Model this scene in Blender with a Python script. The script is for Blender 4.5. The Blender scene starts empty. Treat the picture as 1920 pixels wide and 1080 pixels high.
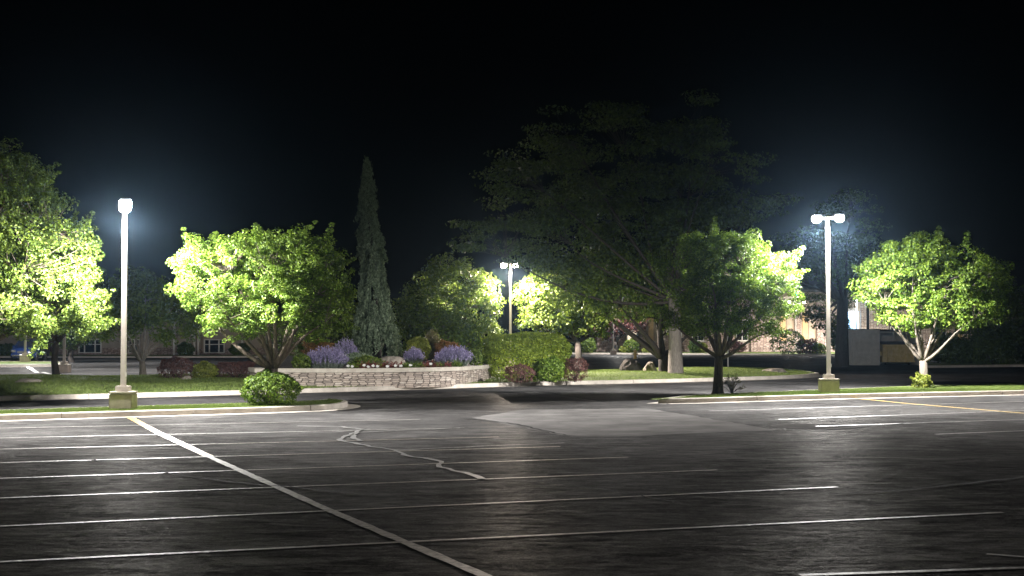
import bpy, bmesh, math, random
import numpy as np
from mathutils import Vector, Matrix, noise

sc = bpy.context.scene
C = sc.collection
PI = math.pi

# ------------------------------------------------------------------ camera, sky, exposure
CAM_H = 2.2
FPX = 2700.0                       # focal length in pixels of the 1920 px wide photograph
PITCH = math.atan(85.0 / FPX)
cam_d = bpy.data.cameras.new('camera')
cam_d.lens = FPX / 1920 * 36
cam_d.sensor_width = 36
cam_d.clip_end = 2000
cam = bpy.data.objects.new('camera', cam_d)
C.objects.link(cam)
cam.location = (0, 0, CAM_H)
cam.rotation_euler = (PI / 2 + PITCH, 0, 0)
sc.camera = cam

world = bpy.data.worlds.new("World")
sc.world = world
world.use_nodes = True
wn = world.node_tree.nodes
bg = wn['Background']
sky = wn.new('ShaderNodeTexSky')
sky.sky_type = 'NISHITA'
sky.sun_disc = False
sky.sun_elevation = math.radians(-9)
sky.sun_rotation = math.radians(20)
world.node_tree.links.new(sky.outputs[0], bg.inputs[0])
bg.inputs[1].default_value = 0.04

sc.view_settings.view_transform = 'Standard'
sc.view_settings.look = 'None'
sc.view_settings.exposure = 0.45
sc.view_settings.gamma = 1.0
sc.render.engine = 'CYCLES'
sc.cycles.max_bounces = 6
sc.cycles.diffuse_bounces = 3
sc.cycles.glossy_bounces = 2
sc.cycles.transmission_bounces = 4
sc.cycles.volume_bounces = 0
sc.cycles.transparent_max_bounces = 8
sc.cycles.sample_clamp_indirect = 3
sc.cycles.volume_step_rate = 4

LAMP_W = 13500.0                    # watts of one lamp head
HAZE = 0.00016


# ------------------------------------------------------------------ photo geometry
def ray(px, py):
    u = (px - 960) / FPX
    v = (540 - py) / FPX
    cp, sp = math.cos(PITCH), math.sin(PITCH)
    return u, cp - sp * v, sp + cp * v


def W(px, py, z=0.0):
    """point of the level z seen at that pixel"""
    x, y, d = ray(px, py)
    t = (z - CAM_H) / d
    return Vector((x * t, y * t, z))


def AT(px, py, D):
    x, y, d = ray(px, py)
    t = D / y
    return Vector((x * t, D, CAM_H + d * t))


def M(px, D):
    """metres covered by px photo pixels at depth D"""
    return px * D / FPX


# ------------------------------------------------------------------ objects
def tag(o, label=None, cat=None, group=None, kind=None):
    if label: o['label'] = label
    if cat: o['category'] = cat
    if group: o['group'] = group
    if kind: o['kind'] = kind
    return o


def thing(name, label, cat, loc=(0, 0, 0), rz=0, group=None):
    o = bpy.data.objects.new(name, None)
    C.objects.link(o)
    o.empty_display_size = 0.3
    o.location = loc
    o.rotation_euler = (0, 0, rz)
    return tag(o, label, cat, group)


def dup(root, loc, rz, label, group=None):
    r = root.copy(); C.objects.link(r); r.location = loc; r.rotation_euler = (0, 0, rz)
    r['label'] = label
    if group: r['group'] = group
    for ch in list(root.children):
        c = ch.copy(); C.objects.link(c); c.parent = r
        for g in ch.children:
            d = g.copy(); C.objects.link(d); d.parent = c
    return r


class MB:
    def __init__(s):
        s.v = []; s.f = []; s.sm = []; s.n = 0

    def add(s, vs, fs, smooth=False):
        s.v.extend([tuple(p) for p in vs])
        s.f.extend([tuple(i + s.n for i in f) for f in fs])
        s.sm.extend([smooth] * len(fs))
        s.n += len(vs)

    def box(s, x0, x1, y0, y1, z0, z1, t=0.0, mat=None):
        vs = [(x0, y0, z0), (x1, y0, z0), (x1, y1, z0), (x0, y1, z0),
              (x0 + t, y0 + t, z1), (x1 - t, y0 + t, z1), (x1 - t, y1 - t, z1), (x0 + t, y1 - t, z1)]
        if mat is not None: vs = [mat @ Vector(p) for p in vs]
        s.add(vs, [(0, 3, 2, 1), (4, 5, 6, 7), (0, 1, 5, 4), (1, 2, 6, 5), (2, 3, 7, 6), (3, 0, 4, 7)])
        return s

    def bevbox(s, cx, cy, cz, sx, sy, sz, b=0.02, mat=None):
        bm = bmesh.new()
        bmesh.ops.create_cube(bm, size=1)
        for v in bm.verts: v.co = Vector((cx + v.co.x * sx, cy + v.co.y * sy, cz + v.co.z * sz))
        bmesh.ops.bevel(bm, geom=list(bm.edges), offset=b, segments=2, affect='EDGES')
        if mat is not None: bm.transform(mat)
        bm.verts.index_update()
        s.add([v.co for v in bm.verts], [[v.index for v in f.verts] for f in bm.faces])
        bm.free()
        return s

    def tube(s, pts, rads, n=8, cap=True):
        pts = [Vector(p) for p in pts]
        vs = []; fs = []
        for i, p in enumerate(pts):
            a = pts[max(i - 1, 0)]; b = pts[min(i + 1, len(pts) - 1)]
            d = (b - a).normalized() if (b - a).length > 1e-9 else Vector((0, 0, 1))
            up = Vector((0, 1, 0)) if abs(d.z) > .8 else Vector((0, 0, 1))
            x = d.cross(up).normalized(); y = d.cross(x).normalized()
            r = rads[i] if hasattr(rads, '__len__') else rads
            for k in range(n):
                t = 2 * PI * k / n
                vs.append(p + x * math.cos(t) * r + y * math.sin(t) * r)
        for i in range(len(pts) - 1):
            for k in range(n):
                k2 = (k + 1) % n
                fs.append((i * n + k, i * n + k2, (i + 1) * n + k2, (i + 1) * n + k))
        if cap:
            fs.append(tuple(range(n - 1, -1, -1)))
            m = (len(pts) - 1) * n
            fs.append(tuple(range(m, m + n)))
        s.add(vs, fs, True)
        return s

    def poly(s, pts):
        s.add(pts, [tuple(range(len(pts)))])
        return s

    def build(s, name, mat, parent=None, loc=None):
        me = bpy.data.meshes.new(name)
        me.from_pydata(s.v, [], s.f)
        me.polygons.foreach_set('use_smooth', s.sm)
        me.update()
        bm = bmesh.new(); bm.from_mesh(me)
        bmesh.ops.recalc_face_normals(bm, faces=bm.faces)
        bm.to_mesh(me); bm.free()
        me.materials.append(mat)
        o = bpy.data.objects.new(name, me)
        C.objects.link(o)
        if parent is not None: o.parent = parent
        if loc is not None: o.location = loc
        return o


def quads(name, V, mat, parent=None):
    """V: (n,4,3) array -> one mesh of n folded leaves (two triangles each)"""
    n = V.shape[0]
    me = bpy.data.meshes.new(name)
    me.vertices.add(n * 4)
    me.vertices.foreach_set('co', V.astype(np.float32).ravel())
    idx = np.arange(n)[:, None] * 4
    tri = np.concatenate([idx + [0, 1, 2], idx + [0, 2, 3]], 1).ravel()
    me.loops.add(n * 6)
    me.loops.foreach_set('vertex_index', tri.astype(np.int32))
    me.polygons.add(n * 2)
    me.polygons.foreach_set('loop_start', (np.arange(n * 2) * 3).astype(np.int32))
    me.polygons.foreach_set('loop_total', np.full(n * 2, 3, np.int32))
    me.update(calc_edges=True)
    me.materials.append(mat)
    o = bpy.data.objects.new(name, me)
    C.objects.link(o)
    if parent is not None: o.parent = parent
    return o


def unit(a):
    return a / np.maximum(np.linalg.norm(a, axis=-1, keepdims=True), 1e-9)


def leaf_array(P, N, size, rng, aspect=.62, axis=None, curl=.18):
    """leaf diamonds centred on P facing about N; axis = preferred long direction"""
    n = len(P)
    s = size * rng.uniform(.65, 1.35, (n, 1))
    r = rng.normal(size=(n, 3)) if axis is None else axis + rng.normal(size=(n, 3)) * .35
    t = unit(r - N * np.sum(r * N, 1, keepdims=True))
    b = np.cross(N, t)
    V = np.empty((n, 4, 3))
    V[:, 0] = P - t * s * .5
    V[:, 1] = P + b * s * aspect * .5 + N * s * curl - t * s * .08
    V[:, 2] = P + t * s * .5
    V[:, 3] = P - b * s * aspect * .5 + N * s * curl - t * s * .08
    return V


# ------------------------------------------------------------------ materials
MATS = {}


def nm(name):
    m = bpy.data.materials.new(name); m.use_nodes = True
    MATS[name] = m
    nt = m.node_tree
    return m, nt, nt.nodes, nt.links, nt.nodes['Principled BSDF']


def ramp(n, l, fac, stops):
    r = n.new('ShaderNodeValToRGB')
    e = r.color_ramp.elements
    while len(e) < len(stops): e.new(.5)
    for i, (p, c) in enumerate(stops):
        e[i].position = p
        e[i].color = (*c, 1) if len(c) == 3 else c
    l.new(fac, r.inputs[0])
    return r.outputs[0]


def noise_tex(n, l, vec, scale, detail=4, rough=.55, dist=0.0):
    t = n.new('ShaderNodeTexNoise')
    t.inputs['Scale'].default_value = scale
    t.inputs['Detail'].default_value = detail
    t.inputs['Roughness'].default_value = rough
    t.inputs['Distortion'].default_value = dist
    if vec is not None: l.new(vec, t.inputs['Vector'])
    return t.outputs['Fac']


def math_n(n, l, op, a, b):
    m = n.new('ShaderNodeMath'); m.operation = op
    for i, x in enumerate((a, b)):
        if isinstance(x, (int, float)): m.inputs[i].default_value = x
        else: l.new(x, m.inputs[i])
    return m.outputs[0]


def bump(n, l, h, strength, dist, b):
    k = n.new('ShaderNodeBump')
    k.inputs['Strength'].default_value = strength
    k.inputs['Distance'].default_value = dist
    l.new(h, k.inputs['Height'])
    l.new(k.outputs[0], b.inputs['Normal'])
    return k


def mat_plain(name, c0, c1, scale=6, rough=.6, bs=.3, bd=.01, metal=0, bscale=None, spec=.5):
    m, nt, n, l, b = nm(name)
    tc = n.new('ShaderNodeTexCoord').outputs['Object']
    f = noise_tex(n, l, tc, scale, 6, .65)
    l.new(ramp(n, l, f, [(.3, c0), (.7, c1)]), b.inputs['Base Color'])
    b.inputs['Roughness'].default_value = rough
    b.inputs['Metallic'].default_value = metal
    b.inputs['Specular IOR Level'].default_value = spec
    if bs: bump(n, l, noise_tex(n, l, tc, bscale or scale * 6, 5, .7), bs, bd, b)
    return m


def mat_leaf(name, dark, mid, light, rough=.5, trans=.35, spec=.4):
    m, nt, n, l, b = nm(name)
    g = n.new('ShaderNodeNewGeometry')
    tc = n.new('ShaderNodeTexCoord').outputs['Object']
    f = noise_tex(n, l, tc, 1.3, 3)
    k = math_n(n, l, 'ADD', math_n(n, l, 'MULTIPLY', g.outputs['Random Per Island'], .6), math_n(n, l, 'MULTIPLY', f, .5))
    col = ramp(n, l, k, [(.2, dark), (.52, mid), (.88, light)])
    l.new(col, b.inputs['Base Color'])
    b.inputs['Roughness'].default_value = rough
    b.inputs['Specular IOR Level'].default_value = spec
    t = n.new('ShaderNodeBsdfTranslucent')
    l.new(col, t.inputs[0])
    mx = n.new('ShaderNodeMixShader'); mx.inputs[0].default_value = trans
    l.new(b.outputs[0], mx.inputs[1]); l.new(t.outputs[0], mx.inputs[2])
    l.new(mx.outputs[0], n['Material Output'].inputs[0])
    return m


leaf_bright = mat_leaf('maple_leaf', (.040, .080, .010), (.110, .190, .018), (.245, .345, .044), trans=.36)
leaf_mid = mat_leaf('broad_leaf', (.036, .064, .010), (.098, .155, .020), (.21, .275, .040), trans=.33)
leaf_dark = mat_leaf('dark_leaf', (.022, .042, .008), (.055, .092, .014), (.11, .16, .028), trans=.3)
leaf_hedge = mat_leaf('hedge_leaf', (.07, .12, .012), (.23, .32, .028), (.40, .48, .06), trans=.3)
leaf_red = mat_leaf('barberry_leaf', (.055, .024, .022), (.13, .055, .047), (.21, .11, .09), trans=.25)
leaf_plum = mat_leaf('plum_leaf', (.03, .009, .009), (.06, .02, .017), (.10, .037, .03), trans=.25)
leaf_lime = mat_leaf('lime_leaf', (.10, .13, .02), (.22, .26, .04), (.38, .40, .08), trans=.3)
leaf_orange = mat_leaf('copper_leaf', (.10, .05, .02), (.22, .11, .035), (.32, .19, .07), trans=.25)
leaf_spruce = mat_leaf('spruce_needle', (.07, .10, .06), (.17, .23, .14), (.34, .42, .28), rough=.7, trans=.1, spec=.2)
leaf_silver = mat_leaf('lavender_leaf', (.10, .13, .10), (.19, .23, .18), (.30, .34, .28), trans=.2)
petal_purple = mat_leaf('lavender_petal', (.17, .15, .28), (.32, .28, .48), (.50, .46, .66), trans=.2)
petal_white = mat_leaf('white_petal', (.7, .7, .65), (.8, .8, .76), (.85, .85, .8), trans=.2)
petal_red = mat_leaf('red_petal', (.07, .014, .014), (.14, .03, .026), (.22, .07, .05), trans=.2)
grass_blade = mat_leaf('grass_blade', (.07, .115, .024), (.155, .22, .05), (.26, .32, .10), trans=.3, spec=.2)
leaf_tan = mat_leaf('dry_leaf', (.08, .075, .03), (.15, .14, .06), (.24, .22, .11), trans=.2)


def mat_bark(name, c0, c1):
    m, nt, n, l, b = nm(name)
    tc = n.new('ShaderNodeTexCoord').outputs['Object']
    mp = n.new('ShaderNodeMapping'); mp.inputs['Scale'].default_value = (9, 9, 1.6)
    l.new(tc, mp.inputs[0])
    f = noise_tex(n, l, mp.outputs[0], 2.2, 8, .7, .6)
    l.new(ramp(n, l, f, [(.3, c0), (.72, c1)]), b.inputs['Base Color'])
    b.inputs['Roughness'].default_value = .9
    bump(n, l, f, .9, .05, b)
    return m


bark_brown = mat_bark('bark_brown', (.06, .045, .033), (.22, .175, .135))
bark_grey = mat_bark('bark_grey', (.12, .10, .085), (.34, .30, .26))
bark_pale = mat_bark('bark_pale', (.08, .065, .05), (.23, .195, .155))
bark_dark = mat_bark('bark_dark', (.018, .014, .012), (.07, .055, .045))


def mat_asphalt(name='asphalt', k=1.0):
    m, nt, n, l, b = nm(name)
    tc = n.new('ShaderNodeTexCoord').outputs['Object']
    big = noise_tex(n, l, tc, .22, 5, .6, .8)
    mid = noise_tex(n, l, tc, 1.7, 6, .7, .4)
    fine = noise_tex(n, l, tc, 42, 5, .85)
    # wear streaks dragged along the stalls by tyres and the plough
    mp = n.new('ShaderNodeMapping'); mp.inputs['Scale'].default_value = (.75, 1.9, 1); mp.inputs['Rotation'].default_value = (0, 0, -.38)
    l.new(tc, mp.inputs[0])
    streak = noise_tex(n, l, mp.outputs[0], 1.6, 8, .78, .9)
    mix = math_n(n, l, 'ADD', math_n(n, l, 'MULTIPLY', big, .30), math_n(n, l, 'ADD', math_n(n, l, 'MULTIPLY', streak, .38), math_n(n, l, 'MULTIPLY', fine, .36)))
    l.new(ramp(n, l, mix, [(.40, (.018 * k, .0172 * k, .017 * k)), (.52, (.056 * k, .054 * k, .053 * k)), (.64, (.14 * k, .135 * k, .132 * k))]), b.inputs['Base Color'])
    rr = ramp(n, l, mid, [(.35, (.62, .62, .62)), (.65, (.92, .92, .92))])
    l.new(rr, b.inputs['Roughness'])
    b.inputs['Specular IOR Level'].default_value = 0
    # worn, slightly rippled surface: ripples of a hand's width to half a metre
    rip = noise_tex(n, l, tc, 10, 6, .78, .5)
    grit = noise_tex(n, l, tc, 26, 4, .7)
    h = math_n(n, l, 'ADD', math_n(n, l, 'MULTIPLY', rip, 1.0), math_n(n, l, 'MULTIPLY', grit, .16))
    bk = bump(n, l, h, 1.0, .024, b)
    # binder-rich patches keep a weak broken sheen
    gl = n.new('ShaderNodeBsdfGlossy')
    wet = math_n(n, l, 'ADD', math_n(n, l, 'MULTIPLY', noise_tex(n, l, tc, 11, 7, .9, .5), .6), math_n(n, l, 'MULTIPLY', streak, .4))
    l.new(ramp(n, l, wet, [(.44, (.001,) * 3), (.60, (.040, .039, .037))]), gl.inputs['Color'])
    gl.inputs['Roughness'].default_value = .30
    g2 = n.new('ShaderNodeBump'); g2.inputs['Strength'].default_value = 1; g2.inputs['Distance'].default_value = .05
    l.new(noise_tex(n, l, tc, 13, 7, .8, .6), g2.inputs['Height'])
    l.new(g2.outputs[0], gl.inputs['Normal'])
    ad = n.new('ShaderNodeAddShader')
    l.new(b.outputs[0], ad.inputs[0]); l.new(gl.outputs[0], ad.inputs[1])
    l.new(ad.outputs[0], n['Material Output'].inputs[0])
    return m


asphalt = mat_asphalt()
concrete = mat_plain('concrete', (.40, .36, .31), (.58, .53, .47), 3, .85, .4, .01, spec=.3)
apron = mat_plain('worn_concrete', (.10, .096, .092), (.21, .20, .193), .8, .8, .6, .02, bscale=18, spec=0)
pedestal_mat = mat_plain('pedestal_concrete', (.46, .37, .31), (.64, .54, .46), 5, .85, .5, .01)
stone_cap = mat_plain('cap_stone', (.34, .30, .25), (.50, .46, .39), 4, .8, .3, .01)
rock_mat = mat_plain('boulder_rock', (.20, .17, .14), (.42, .37, .31), 2.5, .85, .9, .04, bscale=7)
rock_dark = mat_plain('dark_rock', (.025, .02, .018), (.07, .058, .05), 2.5, .85, .9, .04, bscale=7)
soil = mat_plain('mulch', (.02, .014, .01), (.06, .042, .03), 9, .95, 1, .04)
pole_mat = mat_plain('bronze_paint', (.34, .30, .26), (.44, .40, .35), 3, .42, .1, .003, metal=0)
dark_metal = mat_plain('dark_metal', (.03, .028, .026), (.05, .047, .044), 4, .45, .1, .003)
white_paint = mat_plain('white_paint', (.6, .57, .52), (.78, .75, .7), 5, .6, .2, .004)
beige = mat_plain('beige_stucco', (.34, .27, .19), (.46, .37, .27), 4, .85, .3, .01)
tan_panel = mat_plain('tan_panel', (.50, .33, .15), (.60, .42, .21), 4, .8, .2, .01)
siding = mat_plain('pale_siding', (.30, .25, .20), (.40, .34, .27), 4, .8, .3, .01)
roofm = mat_plain('roof_shingle', (.03, .026, .024), (.06, .052, .048), 8, .9, .5, .02)
block_mat = mat_plain('block_wall', (.42, .41, .39), (.60, .58, .55), 3, .9, .4, .01)
yellow_bin = mat_plain('yellow_steel', (.50, .38, .13), (.72, .58, .30), 5, .55, .2, .01)
hydrant_mat = mat_plain('yellow_paint', (.5, .36, .10), (.62, .47, .16), 6, .5, .1, .004)
car_paint = mat_plain('blue_paint', (.006, .014, .055), (.008, .02, .07), 3, .18, 0)
rubber = mat_plain('rubber', (.012, .012, .012), (.022, .022, .022), 9, .8, .2, .004)
chrome = mat_plain('bright_trim', (.5, .5, .5), (.6, .6, .6), 3, .25, 0, metal=1)


def mat_glass(name='dark_glass'):
    m, nt, n, l, b = nm(name)
    b.inputs['Base Color'].default_value = (.012, .014, .018, 1)
    b.inputs['Roughness'].default_value = .07
    tc = n.new('ShaderNodeTexCoord').outputs['Object']
    bump(n, l, noise_tex(n, l, tc, .8, 2), .06, .02, b)
    return m


glass = mat_glass()


def mat_emit(name, col, s):
    m, nt, n, l, b = nm(name)
    b.inputs['Base Color'].default_value = (*col, 1)
    b.inputs['Emission Color'].default_value = (*col, 1)
    b.inputs['Emission Strength'].default_value = s
    return m


lens_mat = mat_emit('lamp_glass', (.90, .95, 1.0), 130)
lens_warm = mat_emit('lamp_glass_warm', (1.0, .84, .74), 60)
lens_teal = mat_emit('signal_green', (.0, .85, .62), 9)
sign_blue = mat_emit('lit_sign', (.35, .65, 1.0), 3.0)
lit_window = mat_emit('lit_window', (1.0, .86, .66), .8)


def mat_line(name, col, wear=.5):
    m, nt, n, l, b = nm(name)
    tc = n.new('ShaderNodeTexCoord').outputs['Object']
    f = noise_tex(n, l, tc, 9, 8, .75)
    c2 = tuple(x * .35 for x in col)
    l.new(ramp(n, l, f, [(.40, c2), (.56 - .06 * (1 - wear), col)]), b.inputs['Base Color'])
    b.inputs['Roughness'].default_value = .5
    b.inputs['Specular IOR Level'].default_value = .28
    bump(n, l, noise_tex(n, l, tc, 14, 4), .7, .012, b)
    return m


line_white = mat_line('worn_white_line', (.29, .275, .25))
line_yellow = mat_line('worn_yellow_line', (.72, .50, .16))
line_cream = mat_line('worn_cream_line', (.31, .265, .205), 1.0)
sealer = mat_line('pale_crack_filler', (.22, .215, .205), .9)
tar = mat_plain('tar', (.010, .010, .010), (.018, .018, .018), 5, .85, 0, spec=.05)


def mat_ledgestone(name, cols, sx=1.6, sz=9.0, use='Object'):
    """thin stacked stones: stretched brick pattern, colours per stone"""
    m, nt, n, l, b = nm(name)
    tc = n.new('ShaderNodeTexCoord').outputs['UV' if use == 'UV' else 'Object']
    dn = n.new('ShaderNodeTexNoise'); dn.inputs['Scale'].default_value = 2.5; dn.inputs['Detail'].default_value = 3
    l.new(tc, dn.inputs['Vector'])
    sub = n.new('ShaderNodeVectorMath'); sub.operation = 'MULTIPLY_ADD'
    l.new(dn.outputs['Color'], sub.inputs[0]); sub.inputs[1].default_value = (.07, .022, .022)
    l.new(tc, sub.inputs[2])
    mp = n.new('ShaderNodeMapping'); mp.inputs['Scale'].default_value = (3.1, 13, 1)
    l.new(sub.outputs[0], mp.inputs[0])
    vo = n.new('ShaderNodeTexVoronoi'); vo.voronoi_dimensions = '2D'; vo.distance = 'CHEBYCHEV'
    vo.inputs['Scale'].default_value = 1; vo.inputs['Randomness'].default_value = .62
    ve = n.new('ShaderNodeTexVoronoi'); ve.voronoi_dimensions = '2D'; ve.feature = 'F2'; ve.distance = 'CHEBYCHEV'
    ve.inputs['Scale'].default_value = 1; ve.inputs['Randomness'].default_value = .62
    l.new(mp.outputs[0], vo.inputs['Vector']); l.new(mp.outputs[0], ve.inputs['Vector'])
    gap = math_n(n, l, 'SUBTRACT', ve.outputs['Distance'], vo.outputs['Distance'])
    joint = ramp(n, l, gap, [(.03, (1, 1, 1)), (.12, (0, 0, 0))])
    col = ramp(n, l, vo.outputs['Color'], [(.12, cols[0]), (.38, cols[1]), (.62, cols[2]), (.88, cols[3])])
    mx = n.new('ShaderNodeMix'); mx.data_type = 'RGBA'
    l.new(joint, mx.inputs[0]); l.new(col, mx.inputs[6]); mx.inputs[7].default_value = (.05, .04, .035, 1)
    nz = noise_tex(n, l, tc, 14, 5, .7)
    mm = n.new('ShaderNodeMix'); mm.data_type = 'RGBA'; mm.blend_type = 'MULTIPLY'; mm.inputs[0].default_value = .6
    l.new(mx.outputs[2], mm.inputs[6]); l.new(ramp(n, l, nz, [(.3, (.55, .55, .55)), (.7, (1.15, 1.12, 1.1))]), mm.inputs[7])
    l.new(mm.outputs[2], b.inputs['Base Color'])
    b.inputs['Roughness'].default_value = .85
    h = math_n(n, l, 'SUBTRACT', math_n(n, l, 'MULTIPLY', nz, .5), joint)
    bump(n, l, h, 1, .03, b)
    return m


ledge = mat_ledgestone('ledgestone', [(.22, .185, .16), (.34, .285, .24), (.41, .345, .29), (.50, .44, .38)], use='UV')
ledge_far = mat_ledgestone('building_stone', [(.26, .18, .15), (.40, .30, .25), (.48, .37, .31), (.60, .50, .43)], use='UV')


def mat_lawn():
    m, nt, n, l, b = nm('lawn_turf')
    tc = n.new('ShaderNodeTexCoord').outputs['Object']
    f = noise_tex(n, l, tc, .5, 4, .6)
    g = noise_tex(n, l, tc, 16, 6, .75)
    k = math_n(n, l, 'ADD', math_n(n, l, 'MULTIPLY', f, .5), math_n(n, l, 'MULTIPLY', g, .5))
    l.new(ramp(n, l, k, [(.36, (.07, .11, .026)), (.5, (.15, .205, .055)), (.66, (.24, .29, .10))]), b.inputs['Base Color'])
    b.inputs['Roughness'].default_value = .8
    b.inputs['Specular IOR Level'].default_value = .2
    bump(n, l, g, 1, .06, b)
    return m


lawn_mat = mat_lawn()
RS = np.random.RandomState


# ------------------------------------------------------------------ ground, kerbs, markings (the setting)
def struct(o):
    o['kind'] = 'structure'
    return o


mb = MB()
mb.poly([(-320, -40, 0), (320, -40, 0), (320, 420, 0), (-320, 420, 0)])
struct(mb.build('asphalt_ground', asphalt))


def resample(pts, step):
    pts = [Vector(p) for p in pts]
    L = [0]
    for a, b in zip(pts, pts[1:]): L.append(L[-1] + (b - a).length)
    n = max(2, int(L[-1] / step) + 1)
    out = []
    for i in range(n):
        s = L[-1] * i / (n - 1)
        k = 0
        while k < len(L) - 2 and L[k + 1] < s: k += 1
        t = (s - L[k]) / max(L[k + 1] - L[k], 1e-9)
        out.append(pts[k].lerp(pts[k + 1], t))
    return out


def smooth_closed(pts, it=2):
    for _ in range(it):
        q = []
        for i, p in enumerate(pts):
            n = pts[(i + 1) % len(pts)]
            q += [p.lerp(n, .25), p.lerp(n, .75)]
        pts = q
    return pts


def offset_closed(pts, d):
    """shift a closed outline inwards (left of travel) by d"""
    out = []
    n = len(pts)
    for i in range(n):
        a, b = pts[i - 1], pts[(i + 1) % n]
        t = (b - a); t.z = 0; t.normalize()
        out.append(pts[i] + Vector((-t.y, t.x, 0)) * d)
    return out


def kerb_ring(pts, gutter=.38, h=.16, seg=3.05, name='kerb', closed=True):
    """cast kerb blocks with joints, round a counter-clockwise outline; gutter pan outside it"""
    rng = random.Random(len(pts))
    k = MB(); g = MB()
    run = resample(pts + ([pts[0]] if closed else []), .5)
    total = 0
    prof = [(0, -.02), (.012, h - .025), (.04, h), (.20, h), (.20, -.02)]
    cur = []
    out = []
    for i in range(len(run) - 1):
        a, b = run[i], run[i + 1]
        total += (b - a).length
        cur.append(i)
        if total >= seg or i == len(run) - 2:
            out.append((cur[0], i + 1)); cur = []; total = 0
    n = len(run)
    nor = []
    for i in range(n):
        a = run[max(i - 1, 0)]; b = run[min(i + 1, n - 1)]
        t = (b - a); t.z = 0; t.normalize()
        nor.append((t, Vector((-t.y, t.x, 0))))
    for (i0, i1) in out:
        vs = []; fs = []
        jog = rng.uniform(-.006, .006)
        for i in range(i0, i1 + 1):
            t, m = nor[i]
            p = run[i] + (t * .012 if i == i0 else (t * -.012 if i == i1 else Vector()))
            for (o, z) in prof: vs.append(p + m * (o + jog) + Vector((0, 0, z)))
        c = len(prof)
        for j in range(i1 - i0):
            for q in range(c - 1):
                fs.append((j * c + q, (j + 1) * c + q, (j + 1) * c + q + 1, j * c + q + 1))
        fs.append(tuple(range(c))); fs.append(tuple(range((i1 - i0) * c, (i1 - i0) * c + c)))
        k.add(vs, fs)
    struct(k.build(name, concrete))
    if gutter:
        vs = []; fs = []
        for i in range(n):
            t, m = nor[i]
            vs += [run[i] - m * .002 + Vector((0, 0, .010)), run[i] - m * gutter + Vector((0, 0, .005))]
        for i in range(n - 1): fs.append((i * 2, i * 2 + 2, i * 2 + 3, i * 2 + 1))
        g.add(vs, fs)
        struct(g.build('gutter', concrete))


def blades(name, P, rng, size=.07, mat=None, width=.2):
    n = len(P)
    ax = unit(np.stack([rng.normal(0, .4, n), rng.normal(0, .4, n), np.ones(n)], 1))
    N = unit(np.cross(ax, rng.normal(size=(n, 3))))
    return quads(name, leaf_array(P, N, size, rng, aspect=width, axis=ax, curl=.05), mat or grass_blade)


def inside_poly(x, y, poly):
    c = np.zeros(len(x), bool)
    n = len(poly)
    for i in range(n):
        a, b = poly[i], poly[i - 1]
        cond = ((a.y > y) != (b.y > y)) & (x < (b.x - a.x) * (y - a.y) / (b.y - a.y + 1e-12) + a.x)
        c ^= cond
    return c


def hgt(x, y):
    return .10 * math.sin(x * .31 + 1.3) * math.sin(y * .23) + .07 * math.sin(x * .83 + y * .4) + .05 * math.sin(y * .9 + x * .2)


def island(outline, name, berm=0.0, ngrass=20000, seed=1, gutter=.38, bladesize=.075):
    ring = smooth_closed(outline, 2)
    kerb_ring(ring, gutter)
    inner = offset_closed(ring, .16)
    bm = bmesh.new()
    vs = [bm.verts.new((p.x, p.y, .135)) for p in inner]
    f = bm.faces.new(vs)
    bmesh.ops.triangulate(bm, faces=[f])
    if berm:
        for _ in range(9):
            long = [e for e in bm.edges if e.calc_length() > 1.6]
            if not long: break
            bmesh.ops.subdivide_edges(bm, edges=long, cuts=1)
            bmesh.ops.triangulate(bm, faces=bm.faces)
        px = [Vector((p.x, p.y, 0)) for p in inner]
        for v in bm.verts:
            d = min((Vector((v.co.x, v.co.y, 0)) - q).length for q in px)
            k = min(1, d / 4)
            v.co.z = .135 + k * k * (3 - 2 * k) * berm * (1 + hgt(v.co.x, v.co.y) * 4)
    for fc in bm.faces: fc.smooth = True
    me = bpy.data.meshes.new(name); bm.to_mesh(me)
    bm.free()
    me.materials.append(lawn_mat)
    o = bpy.data.objects.new(name, me); C.objects.link(o)
    struct(o)
    return o, inner


def scatter_grass(o, n, seed, ymax, size, label_part=None):
    """blades on the surface of a lawn mesh"""
    rng = RS(seed)
    me = o.data
    tris = []
    for p in me.polygons:
        vv = [me.vertices[i].co for i in p.vertices]
        if len(vv) == 3 and min(v.y for v in vv) < ymax: tris.append([list(v) for v in vv])
    T = np.array(tris)
    A = np.linalg.norm(np.cross(T[:, 1] - T[:, 0], T[:, 2] - T[:, 0]), axis=1)
    k = rng.choice(len(T), n, p=A / A.sum())
    u = rng.rand(n, 2); s = u.sum(1) > 1; u[s] = 1 - u[s]
    P = T[k, 0] + (T[k, 1] - T[k, 0]) * u[:, :1] + (T[k, 2] - T[k, 0]) * u[:, 1:]
    P[:, 2] += size * .35
    g = blades('grass', P, rng, size)
    g['kind'] = 'stuff'
    return g


# left island
lf = [W(-420, 802), W(230, 782), W(600, 771), W(650, 765), W(655, 760), W(610, 756)]
lb = [W(600, 752, .15), W(230, 762, .15), W(-420, 782, .15)]
left_isl, _ = island([Vector((p.x, p.y, 0)) for p in lf + lb], 'island_turf', seed=2)
g = scatter_grass(left_isl, 45000, 3, 60, .06); g['label'] = 'short grass on the left island under the lamp'
# right island
rf = [W(1225, 757), W(1290, 756.5), W(1552, 748), W(1900, 740.5), W(2150, 735)]
rb = [W(2150, 712, .15), W(1920, 718, .15), W(1728, 723, .15), W(1552, 730, .15), W(1300, 740, .15), W(1235, 748, .15)]
right_isl, _ = island([Vector((p.x, p.y, 0)) for p in rf + rb], 'island_turf', seed=4)
g = scatter_grass(right_isl, 60000, 5, 70, .06); g['label'] = 'short grass on the right island'
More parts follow.
